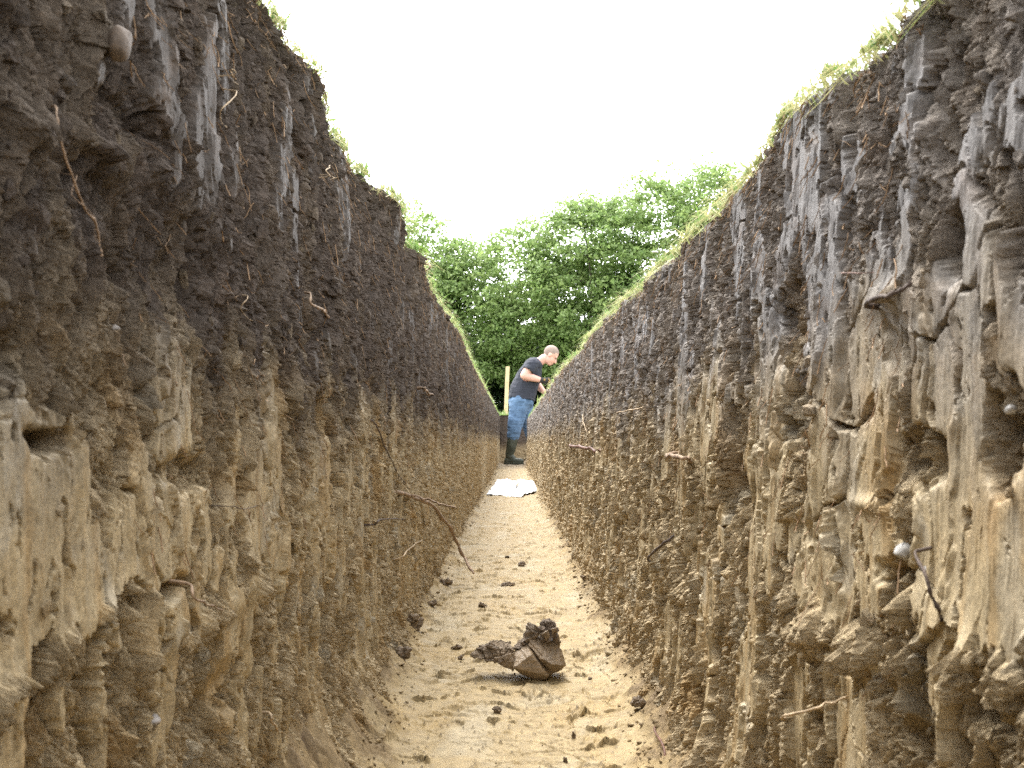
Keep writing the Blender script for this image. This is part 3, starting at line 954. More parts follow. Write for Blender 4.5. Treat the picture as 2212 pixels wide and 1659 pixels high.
stone(-1, 514, 643, 34, 28, STONE_W, 'smooth white oval pebble in the dark soil of the left side', .5, .3)
stone(-1, 250, 92, 46, 92, STONE_B, 'large brown egg shaped stone high at the upper left', .3, .3)
stone(-1, 362, 773, 11, 9, STONE_W, 'tiny bright white stone beside a smooth grey patch on the left', 0, .2)
stone(-1, 318, 710, 26, 20, STONE_G, 'round muddy grey stone left of the white pebble', 0, .4)
stone(-1, 600, 885, 10, 26, STONE_W, 'narrow white flake near the left wall middle', .3, .2)
stone(-1, 345, 1560, 36, 34, STONE_G, 'pale grey stone at the foot of the left side', .2, .4)
stone(-1, 240, 1470, 22, 18, STONE_G, 'small grey stone low on the left above the pale one', .0, .4)
stone(1, 1962, 1192, 40, 46, STONE_W, 'bright white stone in a dark hole on the near right', .4, .4)
stone(1, 1937, 1336, 34, 34, STONE_BL, 'blue white stone low on the right beneath a clay ledge', -.3, .3)
stone(1, 1702, 745, 24, 36, STONE_G, 'dark grey leaning stone under the cracked block on the right', -.7, .3)
stone(1, 2176, 884, 22, 26, STONE_W, 'small white stone at the right edge of the picture', 0, .3)
stone(1, 1690, 796, 22, 34, STONE_G, 'grey rounded stone below the leaning stone on the right', 0, .4)
stone(1, 2010, 1232, 30, 30, STONE_G, 'grey stone next to the near right clay face', .3, .4)
stone(1, 1640, 548, 10, 16, STONE_W, 'little white chip in the upper right dark soil', .2, .3)
stone(1, 1345, 934, 10, 8, STONE_W, 'speck of white stone far along the right side', .2, .3)
print('roots', round(time.time() - T0, 1))


# ------------------------------------------------------------------ clods on the trench floor
def hull(g, pts):
    bm = bmesh.new()
    for p in pts: bm.verts.new(p)
    r_ = bmesh.ops.convex_hull(bm, input=bm.verts)
    bmesh.ops.delete(bm, geom=[v for v in bm.verts if not v.link_faces], context='VERTS')
    bmesh.ops.triangulate(bm, faces=bm.faces)
    bm.verts.index_update()
    co = [v.co[:] for v in bm.verts]
    F = [[v.index for v in f.verts] for f in bm.faces]
    bm.free()
    return co, F


def clod_mesh(name, chunks, voxel, amp, seed, loc, parent=None, mat=None):
    """chunks of (points, roughness): each its own voxel-remeshed piece, pressed together in one mesh"""
    Vs, Fs, Ms, off = [], [], [], 0
    for i, (pts, ro) in enumerate(chunks):
        g = Geo(); co, F = hull(g, pts)
        o = build('tmp', co, [F])
        remesh(o, voxel, 1, .3)
        p, nrm = get_co(o), get_no(o)
        s = 1 / (amp * 9)
        big = fbm3(p * s, 3, seed + i)
        A, ae, fc = facet(p[:, 0] * s * 3.4 + p[:, 1] * s * 1.3, p[:, 2] * s * 3.4 - p[:, 1] * s * 1.1, seed + 30 + i, 1.0)
        B, be, bc = facet(p[:, 0] * s * 8 - p[:, 1] * s * 3, p[:, 2] * s * 8 + p[:, 1] * s * 3, seed + 45 + i, 1.0)
        d = amp * (.35 * big * ro + ro * (.85 * (A - .5) - .35 * sstep(.14, 0, ae) + .35 * (B - .5)) + (.10 + .34 * ro) * fbm3(p * s * 7, 4, seed + 60 + i))
        p = p + nrm * d[:, None]
        me = o.data
        q = np.empty(len(me.loops), np.int32); me.loops.foreach_get('vertex_index', q)
        Vs.append(p); Fs.append(q.reshape(-1, 4) + off); off += len(p)
        sm = np.full(len(p), 1.0 - ro * .8)
        tp = np.clip(ro * .9 * sstep(.2, .6, fc), 0, 1)
        pale = sstep(.35, .8, big) * .5 * ro
        Ms.append(np.stack([tp, sm, 0 * sm + .1, pale], 1))
        bpy.data.objects.remove(o); bpy.data.meshes.remove(me)
    return build(name, np.concatenate(Vs), [np.concatenate(Fs)], mat or MUD_CLOD, parent, smooth=False, attrs={'mask': np.concatenate(Ms)}, loc=loc)


# big broken clod: laid out in its own metres, x right, y away, z up  (8.2 crop px per photo px, 0.075 mm each)
K = .1385 / 1860.0


def cp(x, z, y): return ((x - 1066) * K * 1.03, y, (1460 - z) * K * .93)


c0 = on_floor(1121, 1474)
zf0 = float(floor_fields(np.array([c0.x]), np.array([c0.y + .02]))[0][0])
chunks = [
    ([cp(960, 900, .010), cp(1225, 760, .012), cp(970, 1130, -.022), cp(1290, 880, -.016), cp(1640, 1330, -.014), cp(1600, 1420, -.006), cp(1480, 1470, -.002), cp(1330, 1430, -.002), cp(1120, 1330, -.004), cp(940, 1180, -.008),
      cp(1000, 1250, .04), cp(1225, 800, .05), cp(1500, 1440, .05), cp(1000, 950, .04), cp(1700, 1330, .06), cp(1420, 760, .06)], .08),
    ([cp(1245, 740, .004), cp(1420, 920, -.010), cp(1690, 1070, -.020), cp(1860, 1110, -.012), cp(1985, 1180, .004), cp(1670, 1390, .006), cp(1640, 1310, -.002), cp(1870, 1310, .012), cp(1860, 960, .012), cp(1840, 740, .02), cp(1560, 640, .014),
      cp(1300, 560, .014), cp(1250, 700, .06), cp(1680, 1380, .05), cp(1900, 1150, .06), cp(1800, 700, .06)], .24),
    ([cp(1180, 560, .012), cp(1260, 300, .02), cp(1440, 330, .006), cp(1480, 520, .006), cp(1240, 720, .012), cp(1300, 480, .06), cp(1200, 700, .05)], .8),
    ([cp(1430, 470, .008), cp(1500, 270, .02), cp(1760, 280, .018), cp(1820, 400, .008), cp(1780, 560, .01), cp(1500, 640, .004), cp(1640, 690, .004), cp(1600, 400, .07)], 1.0),
    ([cp(1560, 450, -.004), cp(1630, 390, -.006), cp(1650, 560, -.004), cp(1590, 660, .002), cp(1480, 520, .006), cp(1600, 500, .02)], .3),
    ([cp(1680, 370, -.002), cp(1800, 360, .0), cp(1800, 430, -.002), cp(1700, 520, .002), cp(1740, 440, .03)], .3),
    ([cp(1760, 560, .014), cp(1890, 640, .016), cp(1880, 760, .014), cp(1780, 760, .016), cp(1800, 640, .05)], .8),
    ([cp(140, 970, .006), cp(250, 830, .012), cp(540, 760, .008), cp(640, 790, .004), cp(980, 800, .004), cp(1000, 900, -.002), cp(930, 1010, -.006), cp(700, 1080, -.006), cp(560, 1080, -.004), cp(330, 1030, .0),
      cp(300, 960, .04), cp(900, 800, .055), cp(800, 1050, .05), cp(560, 740, .05)], .8),
    ([cp(500, 800, .004), cp(510, 640, .012), cp(560, 690, .008), cp(620, 820, .006), cp(560, 760, .03)], .6),
    ([cp(600, 1000, -.002), cp(980, 860, -.006), cp(1010, 1100, -.009), cp(960, 1270, -.006), cp(820, 1200, -.004), cp(640, 1110, .0), cp(880, 1000, .05), cp(1000, 1200, .05)], .3),
    ([cp(960, 840, .01), cp(1000, 780, .03), cp(1220, 660, .02), cp(1220, 760, .012), cp(1060, 830, .008), cp(1150, 760, .06), cp(1000, 900, .05)], .6),
]
ob = clod_mesh('mud_clod', chunks, .0011, .0052, 800, (c0.x, c0.y + .012, zf0 + .001))
tag(ob, 'large brown clod of broken mud split by a deep crack on the trench floor', 'mud clod', 'mud clods on the trench floor')

SMALL = [  # px, py, width px, height px, label
    (872, 1452, 46, 40, 'crumbly brown lump of mud at the left foot of the floor near the big clod'),
    (1072, 1536, 20, 22, 'small cube shaped mud lump on the near floor'),
    (895, 1372, 55, 42, 'jagged tan clay lump at the left edge behind the big clod'),
    (985, 1398, 34, 16, 'flat dark mud flake left of the big clod'),
    (1000, 1420, 26, 16, 'little pointed mud lump just left of the big clod'),
    (1340, 1318, 42, 30, 'dark mud lump at the right foot behind the big clod'),
    (1276, 1465, 12, 10, 'small round crumb right of the big clod'),
    (1220, 1636, 16, 14, 'small lump near the bottom of the floor'),
    (1240, 1592, 14, 16, 'tiny upright crumb on the near floor right of centre'),
    (1380, 1556, 46, 34, 'grey clay lump by the right foot of the near floor'),
    (964, 1268, 34, 20, 'dark lump against the left foot where the long root hangs'),
    (1262, 1272, 28, 18, 'dark crumb beside the right foot halfway along the near floor'),
    (905, 1292, 32, 22, 'upper of two dark lumps at the left foot'),
    (930, 1312, 30, 18, 'lower of two dark lumps at the left foot'),
    (1100, 1262, 44, 12, 'long low mud ridge broken loose across the floor'),
    (1040, 1308, 30, 12, 'thin curled mud flake on the floor behind the big clod'),
    (1130, 1218, 26, 12, 'small dark flake in the middle of the floor'),
    (1420, 1470, 50, 40, 'brown lump fallen against the right foot next to the big clod'),
]
for i, (px, py, w, h, lab) in enumerate(SMALL):
    p = on_floor(px, py, .004)
    z0 = float(floor_fields(np.array([p.x]), np.array([p.y]))[0][0])
    rw, rh = w * p.y / 2150 / 2, h * p.y / 2150
    rr = np.random.default_rng(830 + i)
    def blob(cx, cz, sx, sz, n=12):
        a = rr.normal(size=(n, 3)); a /= np.linalg.norm(a, axis=1)[:, None]
        return [(cx + v[0] * sx, v[1] * sx * .9, cz + v[2] * sz) for v in a]
    ch = [(blob(0, rh * .45, rw * .8, rh * .5), .8), (blob(rw * .4 * (1 if i % 2 else -1), rh * .35, rw * .6, rh * .38), .9)]
    ob = clod_mesh('mud_clod', ch, max(rw, rh) / 15, max(rw, rh) * .26, 840 + 7 * i, (p.x, p.y, z0 - rh * .12), mat=MUD_CRUMB)
    tag(ob, lab, 'mud clod', 'mud clods on the trench floor')
print('clods', round(time.time() - T0, 1))


# ------------------------------------------------------------------ crumpled white sheet on the floor
WHITE = simple("white_sheet", (.80, .81, .82), .45, .03, 30)
SHEETG = simple("sheet_grey_print", (.74, .75, .77), .5, .1, 26, col2=(.84, .84, .85))  # slightly greyer, mottled white for the folded flaps


def sheet(name, corners, nu, nv, fold, amp, mat, seed, parent=None, loc=(0, 0, 0)):
    a, b, c, d = [np.array(p) for p in corners]
    u, v = np.meshgrid(np.linspace(0, 1, nu), np.linspace(0, 1, nv), indexing='ij')
    u3, v3 = u[..., None], v[..., None]
    co = a * (1 - u3) * (1 - v3) + b * u3 * (1 - v3) + c * u3 * v3 + d * (1 - u3) * v3
    k1, k2, kc = worley(u * 3.2, v * 2.6, seed)
    co[..., 2] += fold(u, v) + amp * (np.abs(noise(u * 3, v * 2.4, seed + 1)) * 1.4 + .7 * (k2 - k1) + .5 * noise(u * 9, v * 8, seed + 3))
    co[..., 0] += amp * .6 * noise(u * 4 + 9, v * 4, seed + 5)
    n = co.shape[0] * co.shape[1]
    top = co.reshape(-1, 3); bot = top - np.array([0, 0, .0006])
    q = grid_faces(nu, nv)
    per = list(range(0, nv)) + [i * nv + nv - 1 for i in range(1, nu)] + [(nu - 1) * nv + k for k in range(nv - 2, -1, -1)] + [i * nv for i in range(nu - 2, 0, -1)]
    rim = np.array([[per[i], per[(i + 1) % len(per)], per[(i + 1) % len(per)] + n, per[i] + n] for i in range(len(per))])
    return build(name, np.concatenate([top, bot]), [np.concatenate([q[:, ::-1], q + n, rim])], mat, parent, smooth=True, loc=loc)


sh = empty('plastic_sheet', (0, 6.75, -.004))
tag(sh, 'crumpled white plastic sheet spread across the far trench floor', 'sheet')
sheet('sheet_body', [(-.165, -.35, .004), (.055, -.62, .004), (.155, .30, .012), (-.125, .55, .02)], 40, 60, lambda u, v: .008 * v, .009, WHITE, 900, sh)
sheet('folded_flap', [(.035, -.46, .009), (.165, -.20, .014), (.150, .20, .062), (.055, .25, .075)], 26, 30, lambda u, v: .014 * np.sin(v * 3.1), .010, SHEETG, 910, sh)
sheet('folded_flap', [(-.13, .10, .016), (.02, -.02, .016), (.05, .42, .055), (-.11, .45, .065)], 26, 30, lambda u, v: .010 * np.sin(v * 3.1), .012, SHEETG, 920, sh)

# ------------------------------------------------------------------ wooden stake
WOOD = simple("stake_wood", (.62, .47, .27), .7, .12, 14, .2, .001, col2=(.70, .56, .34))
KNOT = simple("stake_knot", (.36, .22, .1), .7, .2, 40)
g = Geo()
w = .031
pb, pt = on_depth(1084 + 8.5, 897, 15.9), on_depth(1097, 792, 15.9)
bm = bmesh.new()
H = pt.z - ZG + .05
lx = pt.x - pb.x
for zz, ww in ((-.25, .004), (-.1, w), (0, w), (H * .35, w), (H * .7, w), (H - .05 - .004, w), (H - .05, w - .004)):
    for sx, sy in ((-1, -1), (1, -1), (1, 1), (-1, 1)):
        bm.verts.new((sx * ww + lx * zz / H + .0015 * math.sin(zz * 9), sy * ww * .8, zz))
bm.verts.ensure_lookup_table()
for i in range(6):
    for k in range(4):
        bm.faces.new([bm.verts[i * 4 + k], bm.verts[i * 4 + (k + 1) % 4], bm.verts[i * 4 + 4 + (k + 1) % 4], bm.verts[i * 4 + 4 + k]])
bm.faces.new([bm.verts[k] for k in (3, 2, 1, 0)]); bm.faces.new([bm.verts[24 + k] for k in range(4)])
me = bpy.data.meshes.new('wooden_stake'); bm.to_mesh(me); bm.free(); me.materials.append(WOOD)
stake = bpy.data.objects.new('wooden_stake', me); COL.objects.link(stake); stake.location = (pb.x, 15.9, ZG)
tag(stake, 'pale square wooden stake standing in the grass beyond the trench end', 'stake')
for kz in (.13, .20, .55):
    g = Geo(); g.ball((lx * kz / H + .006 * math.sin(kz * 40), -w * .8 - .0003, kz), (.009, .0015, .005), n=10, m=6)
    g.obj('knot', KNOT, stake)
print('stake', round(time.time() - T0, 1))

# ------------------------------------------------------------------ person digging at the far end
SKIN = simple("skin", (.66, .37, .30), .55, .07, 8)
HAIR = simple("hair", (.27, .20, .17), .8, .25, 120)
SHIRT = simple("shirt_cloth", (.026, .029, .042), .85, .15, 30)
JEANS = simple("jeans_cloth", (.07, .135, .235), .85, .22, 16, col2=(.105, .18, .29))
BOOT = simple("boot_rubber", (.045, .052, .036), .5, .25, 12)
GLOVE = simple("glove_cloth", (.03, .028, .027), .8, .3, 40)
GLOVE2 = simple("glove_trim", (.30, .19, .06), .7, .2, 40)
EYE = simple("eye", (.03, .02, .02), .3, .1, 40)
YP = 13.8
per = empty('person', (0, YP, .012))
tag(per, 'man in dark t shirt, blue jeans and green wellington boots bending over the right bank', 'person')
D = -1  # towards the camera is -y


def vx(x, y, z): return (x, y, z)


# body: one continuous surface
g = Geo()
g.tube([(.11, 0, .86), (.12, 0, .95), (.16, 0, 1.06), (.21, 0, 1.19), (.27, 0, 1.31), (.325, 0, 1.40)], [.14, .135, .13, .135, .14, .10], 16, [(1.15, .85)] * 6)
g.ball((.30, 0, 1.37), (.11, .20, .10))
g.tube([(.345, 0, 1.39), (.40, 0, 1.435), (.455, 0, 1.475)], [.072, .062, .064], 14)                         # neck
HC = Vector((.538, 0, 1.515))
HR = Matrix.Rotation(math.radians(38), 3, 'Y')                                                              # head pitched down and forward
def hd(x, y, z): return tuple(HC + HR @ Vector((x, y, z)))
g.ball(hd(-.012, 0, .035), (.105, .080, .098), HR)
g.ball(hd(.022, 0, -.045), (.078, .066, .088), HR)
g.ball(hd(.05, 0, -.105), (.040, .045, .028), HR)                                                          # chin
g.tube([hd(.092, 0, .005), hd(.106, 0, -.022), hd(.116, 0, -.045)], [.010, .013, .015], 8)               # nose
g.ball(hd(.092, 0, -.076), (.012, .026, .007), HR); g.ball(hd(.090, 0, -.089), (.012, .023, .007), HR)    # lips
g.ball(hd(.083, -.03, .022), (.014, .026, .009), HR); g.ball(hd(.083, .03, .022), (.014, .026, .009), HR)  # brows
for s in (-1, 1):
    g.ball(hd(-.008, s * .080, -.012), (.024, .010, .034), HR)                                            # ears
for s in (-1, 1):                                                                                          # arms
    sh_ = (.285, s * .185, 1.385)
    if s < 0: el, wr = (.165, s * .255, 1.215), (.405, s * .19, 1.155)
    else: el, wr = (.32, s * .26, 1.16), (.455, s * .13, 1.00)
    mid = tuple(.5 * (sh_[i] + el[i]) for i in range(3)); fm = tuple(el[i] + .35 * (wr[i] - el[i]) for i in range(3))
    g.tube([sh_, mid, el], [.072, .067, .056], 14)
    g.tube([el, fm, wr], [.056, .056, .034], 14)
hips = {-1: (.11, -.085, .87), 1: (.14, .085, .87)}
knee = {-1: (.035, -.10, .50), 1: (.255, .12, .52)}
ank = {-1: (-.035, -.10, .10), 1: (.30, .13, .10)}
for s in (-1, 1):
    g.tube([hips[s], tuple(.5 * (hips[s][i] + knee[s][i]) for i in range(3)), knee[s]], [.10, .085, .06], 14)
    g.tube([knee[s], tuple(.6 * knee[s][i] + .4 * ank[s][i] for i in range(3)), ank[s]], [.058, .060, .040], 14)
# right hand fist is inside the glove; left hand bare
def hand(g, w, d, side_v, scale=1.0, grow=0.0):
    w = Vector(w); d = Vector(d).normalized(); sv = Vector(side_v).normalized(); nv = d.cross(sv).normalized()
    g.tube([w, w + d * .045 * scale, w + d * .085 * scale], [.026 + grow, .032 + grow, .032 + grow], 12, [(1, 1)] * 3)
    for k, (o, ln) in enumerate(((-.030, .068), (-.010, .078), (.010, .073), (.029, .058))):
        b = w + d * .085 * scale + sv * o
        p1 = b + d * ln * .42; p2 = p1 + d * ln * .18 - nv * ln * .36; p3 = p2 - d * ln * .25 - nv * ln * .14
        g.tube([b, p1, p2, p3], [.0105 + grow, .010 + grow, .009 + grow, .008 + grow], 8)
    b = w + d * .03 * scale - sv * .030
    g.tube([b, b + d * .03 - sv * .018 - nv * .012, b + d * .058 - sv * .012 - nv * .024], [.013 + grow, .011 + grow, .009 + grow], 8)
hand(g, (.405, -.19, 1.155), (1, .15, -.04), (0, 0, 1))
hand(g, (.455, .13, 1.00), (.5, -.3, -.8), (0, 1, 0))
body = g.obj('body', SKIN, per)
remesh(body, .0065, 5, .5)
# hair cap: the skull pushed out a little
g = Geo()
g.ball(hd(-.015, 0, .038), (.1062, .0812, .0992), HR, 24, 18)
hair = g.obj('hair', HAIR, per)
bm = bmesh.new(); bm.from_mesh(hair.data)
HI = HR.transposed()
kill = []
for v in bm.verts:
    q = HI @ (v.co - HC)
    lim = -.045 if q.x < -.02 else -.045 + (q.x + .02) * 1.25
    if q.z < lim + .004 * math.sin(q.y * 90) or q.x > .085: kill.append(v)
bmesh.ops.delete(bm, geom=kill, context='VERTS'); bm.to_mesh(hair.data); bm.free()
for s in (-1, 1):
    g = Geo(); g.ball(hd(.086, s * .030, .003), (.010, .012, .007), HR, 10, 8); g.obj('eye', EYE, per)


def cloth(name, g, mat, vox, amp, seed, cut=None, sm=6):
    ob = g.obj(name, mat, per)
    remesh(ob, vox, sm, .5)
    p, nn = get_co(ob), get_no(ob)
    d = amp * (fbm3(p * np.array([16, 10, 9]) , 3, seed) + .5 * noise3(p * np.array([9, 9, 42]), seed + 8))
    set_co(ob, p + nn * d[:, None])
    if cut:
        bm = bmesh.new(); bm.from_mesh(ob.data)
        bmesh.ops.delete(bm, geom=[v for v in bm.verts if cut(v.co)], context='VERTS')
        bm.to_mesh(ob.data); bm.free()
        m = ob.modifiers.new('t', 'SOLIDIFY'); m.thickness = .004; m.offset = -1
        bake_mods(ob)
    return ob


g = Geo()
g.tube([(.135, 0, .86), (.135, 0, .93), (.155, 0, 1.02), (.20, 0, 1.13), (.245, 0, 1.24), (.29, 0, 1.33), (.335, 0, 1.40)], [.168, .168, .165, .165, .163, .150, .10], 20,
       [(1.2, 1.1), (1.2, 1.12), (1.2, 1.14), (1.2, 1.1), (1.25, 1.02), (1.3, .95), (1.3, 1.0)], caps=False)
g.ball((.30, 0, 1.375), (.125, .215, .108))
g.tube([(.285, -.18, 1.392), (.262, -.215, 1.345), (.228, -.238, 1.285)], [.092, .088, .084], 14)
g.tube([(.285, .18, 1.392), (.30, .215, 1.33), (.312, .24, 1.26)], [.092, .088, .084], 14)
g.tube([(.35, 0, 1.40), (.385, 0, 1.425)], [.085, .080], 14)
def cut_shirt(c):
    if abs(c.y) < .12 and (c.x - .40) * .80 + (c.z - 1.435) * .6 > -.012 and c.z > 1.30: return True
    hem = .955 - .42 * (c.x + .03) * .35 + .008 * math.sin(c.y * 30)
    if abs(c.y) < .30 and c.z < hem - .03 and c.x < .36: return True
    for s, e, dv in ((-1, (.222, -.242, 1.272), (-.55, -.25, -.75)), (1, (.315, .245, 1.245), (.1, .25, -.95))):
        if s * c.y > .165 and (c - Vector(e)).dot(Vector(dv)) > 0 and (c - Vector(e)).length < .14: return True
    return False
cloth('t_shirt', g, SHIRT, .008, .010, 950, cut_shirt)
g = Geo()
g.ball((.125, 0, .87), (.18, .195, .135))
g.tube([(.13, 0, .97), (.125, 0, .90), (.12, 0, .84)], [.150, .165, .155], 18, [(1.1, 1.0)] * 3)
for s in (-1, 1):
    h_, k_ = hips[s], knee[s]
    b_ = tuple(k_[i] + (ank[s][i] - k_[i]) * .30 for i in range(3))
    g.tube([h_, tuple(.55 * h_[i] + .45 * k_[i] for i in range(3)), k_, b_], [.140, .124, .102, .088], 16)
    for t in (.08, .2, .3):                                       # folds bunched above the boot
        c = tuple(k_[i] + (ank[s][i] - k_[i]) * t for i in range(3)); g.ball(c, (.092, .09, .022))
cloth('jeans', g, JEANS, .008, .011, 960)
for s in (-1, 1):
    k_, a_ = knee[s], ank[s]
    g = Geo()
    t0 = tuple(k_[i] + (a_[i] - k_[i]) * .27 for i in range(3))
    fx = .10 if s < 0 else .11
    fy = -.04
    g.tube([t0, tuple(.5 * (t0[i] + a_[i]) for i in range(3)), (a_[0], a_[1], a_[2] + .03)], [.075, .070, .056], 16)
    g.tube([(a_[0] - .03, a_[1], .05), (a_[0] + .06, a_[1] - .02, .052), (a_[0] + .16, a_[1] + fy, .042)], [.050, .050, .043], 14, [(.95, 1)] * 3)
    g.tube([(a_[0], a_[1], .12), (a_[0] + .05, a_[1] - .015, .075)], [.055, .05], 14)
    g.tube([(a_[0] - .04, a_[1], .016), (a_[0] + .07, a_[1] - .02, .016), (a_[0] + .165, a_[1] + fy, .016)], [.050, .052, .046], 14, [(1, .34)] * 3)
    cloth('wellington_boot', g, BOOT, .007, .004, 970 + s, None, 4)
g = Geo(); hand(g, (.405, -.19, 1.155), (1, .15, -.04), (0, 0, 1), 1.0, .006)
g.tube([(.385, -.193, 1.158), (.42, -.187, 1.155)], [.042, .040], 12)
gl = cloth('glove', g, GLOVE, .006, .002, 980, None, 2)
g = Geo(); g.ball((.445, -.228, 1.160), (.014, .006, .016)); g.obj('badge', GLOVE2, gl)
g = Geo(); g.tube([(.50, -.214, 1.175), (.515, -.212, 1.15), (.50, -.21, 1.125)], [.008, .009, .008], 8); g.obj('trim', GLOVE2, gl)
print('person', round(time.time() - T0, 1))

# ------------------------------------------------------------------ hedge trees
BARK = simple("tree_bark", (.075, .062, .045), .9, .35, 14, .8, .01)


def make_tree(name, x, y, height, rad, seed, nleaf, base=.9, label='', mat=LEAF, leaf=.047, group='trees in the hedge beyond the trench'):
    r = np.random.default_rng(seed)
    root_ = empty(name, (x, y, ZG - .02))
    tag(root_, label, 'tree', group)
    g = Geo()
    ends = []
    nst = r.integers(2, 4)
    for s in range(nst):                                              # coppiced stems
        a = r.uniform(0, 6.28); p = np.array([.16 * math.cos(a), .16 * math.sin(a), -.1])
        d = np.array([.10 * math.cos(a), .10 * math.sin(a), 1.]); pts = [p]; L = height * r.uniform(.72, .92); m = 7
        for k in range(m):
            d = d + np.array([r.normal(0, .10), r.normal(0, .10), 0]); d /= np.linalg.norm(d)
            pts.append(pts[-1] + d * L / m)
        rad0 = r.uniform(.045, .075)
        g.tube(pts, [rad0 * (1 - .85 * k / m) for k in range(m + 1)], 7)
        for k in range(2, m + 1):
            for q in range(3):
                a = r.uniform(0, 6.28); up = r.uniform(.1, .8)
                dd = np.array([math.cos(a), math.sin(a), up]); dd /= np.linalg.norm(dd)
                ll = rad * r.uniform(.55, 1.05) * (1.1 - .55 * k / m)
                b0 = pts[k]; b1 = b0 + dd * ll * .5 + [0, 0, .03]; b2 = b0 + dd * ll + np.array([0, 0, -.10 * ll])
                g.tube([b0, b1, b2], [.018, .012, .005], 5)
                ends += [b0 * .45 + b1 * .55, b1, b1 * .5 + b2 * .5, b2, b2 + r.normal(0, .12, 3)]
    g.obj('trunk', BARK, root_)
    ends = np.array(ends)
    ends = ends[ends[:, 2] > base]
    # whole-crown envelope keeps the outline full but ragged
    ne = len(ends)
    extra = r.normal(size=(ne, 3)); extra /= np.linalg.norm(extra, axis=1)[:, None]
    er = rad * (.75 + .3 * r.random((ne, 1)))
    zc = (height + base) / 2
    ex = extra * er; ex[:, 2] = zc + extra[:, 2] * (height - base) * .5 * (.85 + .2 * r.random(ne))
    cl = np.concatenate([ends, ex])
    cs = .08 + .12 * r.random(len(cl))
    pick = r.integers(0, len(cl), int(nleaf * 1.2))
    pos = cl[pick] + r.normal(size=(len(pick), 3)) * cs[pick][:, None] * np.array([1.15, 1.15, .5])
    pos = pos[pos[:, 2] > base * .8]; n = len(pos)
    # leaves: folded diamonds facing mostly up and outwards
    out = pos.copy(); out[:, 2] = 0; out /= np.linalg.norm(out, axis=1)[:, None] + 1e-6
    nor = r.normal(size=(n, 3)) * .65 + out * .35 + np.array([0, 0, .75]); nor /= np.linalg.norm(nor, axis=1)[:, None]
    ax = np.cross(nor, r.normal(size=(n, 3))); ax /= np.linalg.norm(ax, axis=1)[:, None]
    bx = np.cross(nor, ax)
    L = leaf * (.65 + .7 * r.random(n))[:, None]; W = L * .58
    co = np.stack([pos - ax * L, pos + bx * W - ax * L * .1 + nor * W * .25, pos + ax * L - nor * L * .15, pos - bx * W - ax * L * .1 + nor * W * .25], 1).reshape(-1, 3)
    o = np.arange(n)[:, None] * 4
    q = np.concatenate([o + np.array([[0, 1, 2]]), o + np.array([[0, 2, 3]])])
    ct = r.random(len(cl))
    tint = np.clip(.1 + .6 * ct[pick][:n] + r.normal(0, .18, n), 0, 1)
    tint = np.repeat(tint, 4)
    build('crown', co, [q], mat, root_, smooth=False, attrs={'tint': np.stack([tint] * 4, 1)})
    return root_


def tx(px, d): return (px - 1106) / 2150 * d
for (px, top, d, rad, seed, nl, lab) in (
        (888, 425, 23.5, 1.15, 1, 15000, 'tree half hidden behind the notch in the left bank'),
        (1005, 505, 23.0, 1.12, 2, 17000, 'low thin tree just right of the left bank'),
        (1135, 470, 22.3, 1.15, 3, 20000, 'green tree directly above the wooden stake'),
        (1270, 412, 21.6, 1.25, 4, 22000, 'dense green tree above the bending man'),
        (1415, 355, 20.8, 1.25, 5, 22000, 'tall green tree right of the dense tree above the man'),
        (1545, 330, 20.2, 1.05, 6, 18000, 'tallest green tree next to the grassy right bank')):
    make_tree('hedge_tree', tx(px, d), d, CAMZ + (950 - top) / 2150 * d - ZG - .1, rad, 1000 + seed, nl, 1.0, lab)
SHADE_LEAF = leaf_material("shaded_leaf", (.02, .05, .012), (.045, .085, .02), .25)  # shade of the hedge's inside put into the leaf colour
for (px, d, hh, rad, seed, lab) in ((1010, 25.5, 2.6, 1.5, 21, 'dark shrub added to block light behind the left of the hedge'), (1165, 25.2, 2.5, 1.4, 22, 'dark shrub added to block light behind the man'),
                                    (1300, 24.6, 2.5, 1.5, 23, 'dark shrub added to block light at the right foot of the hedge')):  # shrubs added to block light through the lower hedge
    make_tree('added_shrub', tx(px, d), d, hh, rad, 1000 + seed, 13000, .05, lab, SHADE_LEAF, .06, 'dark shrubs added behind the hedge trees to block light')
print('trees', round(time.time() - T0, 1))


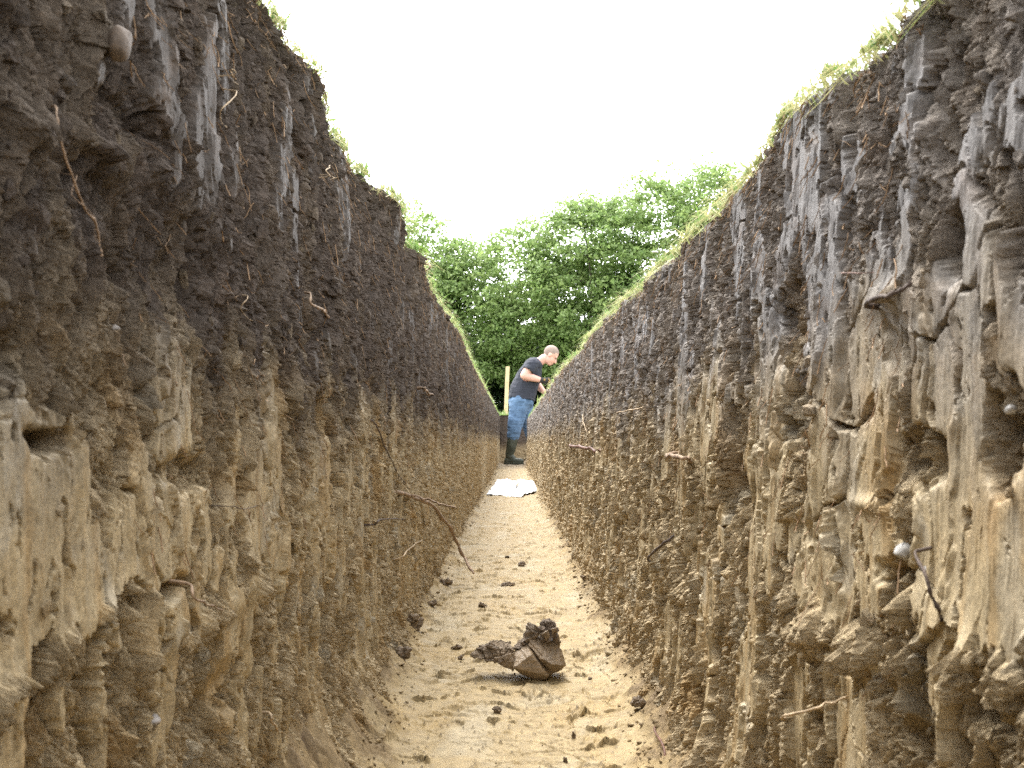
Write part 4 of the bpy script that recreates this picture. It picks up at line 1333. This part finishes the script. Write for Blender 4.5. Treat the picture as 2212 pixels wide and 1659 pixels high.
# ------------------------------------------------------------------ weeds and flowers on the banks
def weed(name, px, py, y, leaves, label, cat='weed'):
    sd_ = -1 if px < 1106 else 1
    ya = np.array([y], f4)
    p = Vector((sd_ * (float(top_off(sd_, ya)[0]) + .004), y, float(top_z(sd_, ya)[0]) + .002))
    g = Geo(); tt = []
    V, Q, T, o = [], [], [], 0
    for (az, el, ln, wd, bend) in leaves:
        m = 7; ln, wd = ln * .7, wd * .7
        d = np.array([math.cos(az) * math.cos(el), math.sin(az) * math.cos(el), math.sin(el)])
        sdv = np.cross(d, [0, 0, 1]); sdv = sdv / (np.linalg.norm(sdv) + 1e-6); nn = np.cross(sdv, d)
        for k in range(m):
            t = k / (m - 1)
            w_ = wd * (math.sin(math.pi * min(1, t * .92 + .06)) ** .8) if t > .25 else wd * .1
            c = d * ln * t - nn * (-bend) * ln * t * t
            V += [c - sdv * w_ + nn * w_ * .3, c, c + sdv * w_ + nn * w_ * .3]
            T += [.3 + .5 * t] * 3
        for k in range(m - 1):
            for j in (0, 1):
                a = o + k * 3 + j
                Q.append([a, a + 1, a + 4, a + 3])
        o += m * 3
    T = np.array(T)
    ob = build(name, np.array(V), [Q], WEED, attrs={'tint': np.stack([T] * 4, 1)}, loc=p)
    return tag(ob, label, cat, 'weeds on the trench edges')


weed('weed', 1545, 478, 1.02, [(2.6, .6, .022, .006, -.2), (3.4, .2, .02, .007, -.2), (1.9, 1.1, .012, .003, 0)], 'broad leaved yellow green weed on the right bank')
weed('weed', 1705, 250, .70, [(1.9, 1.1, .012, .004, -.3), (3.3, .8, .012, .004, -.3), (.6, 1., .010, .003, -.3)], 'small weed with three leaves against the sky on the upper right bank')
weed('weed', 745, 262, 1.12, [(.5, .7, .028, .007, -.4), (1.6, 1.0, .022, .006, -.4), (5.9, .5, .024, .006, -.5)], 'leafy weed against the sky on the upper left bank')
weed('weed', 700, 210, 1.04, [(.3, .5, .02, .005, -.4), (1.2, 1.0, .02, .004, -.2)], 'narrow weed below the overhanging turf on the left bank')
weed('weed', 880, 500, 1.86, [(.6, .2, .03, .01, -.5), (1.5, .9, .03, .008, -.2), (5.7, .3, .03, .01, -.4)], 'leafy weed in the notch of the left bank')
PETAL = simple("petal", (.8, .8, .78), .6, .03, 30)
for (px, py, y, lab) in ((1424, 545, 1.55, 'white flower nearest the broad leaved weed on the right bank'), (1414, 556, 1.6, 'lower white flower on the right bank'), (1432, 556, 1.5, 'right hand white flower on the right bank')):
    ya = np.array([y], f4)
    p = Vector((float(top_off(1, ya)[0]) + .006, y, float(top_z(1, ya)[0]) + .032))
    f = empty('flower', (p.x, p.y, p.z)); tag(f, lab, 'flower', 'white flowers on the right bank')
    g = Geo()
    for k in range(6):
        a = k * math.pi / 3
        g.ball((.003 * math.cos(a), .003 * math.sin(a) * .8, .0006 * (k % 2)), (.0022, .0017, .001), n=8, m=5)
    g.obj('petal', PETAL, f)
    g = Geo(); g.tube([(0, 0, 0), (.002, .002, -.015), (.001, .004, -.035)], .0006, 6); g.obj('stem', WEED, f)
print('done', round(time.time() - T0, 1))
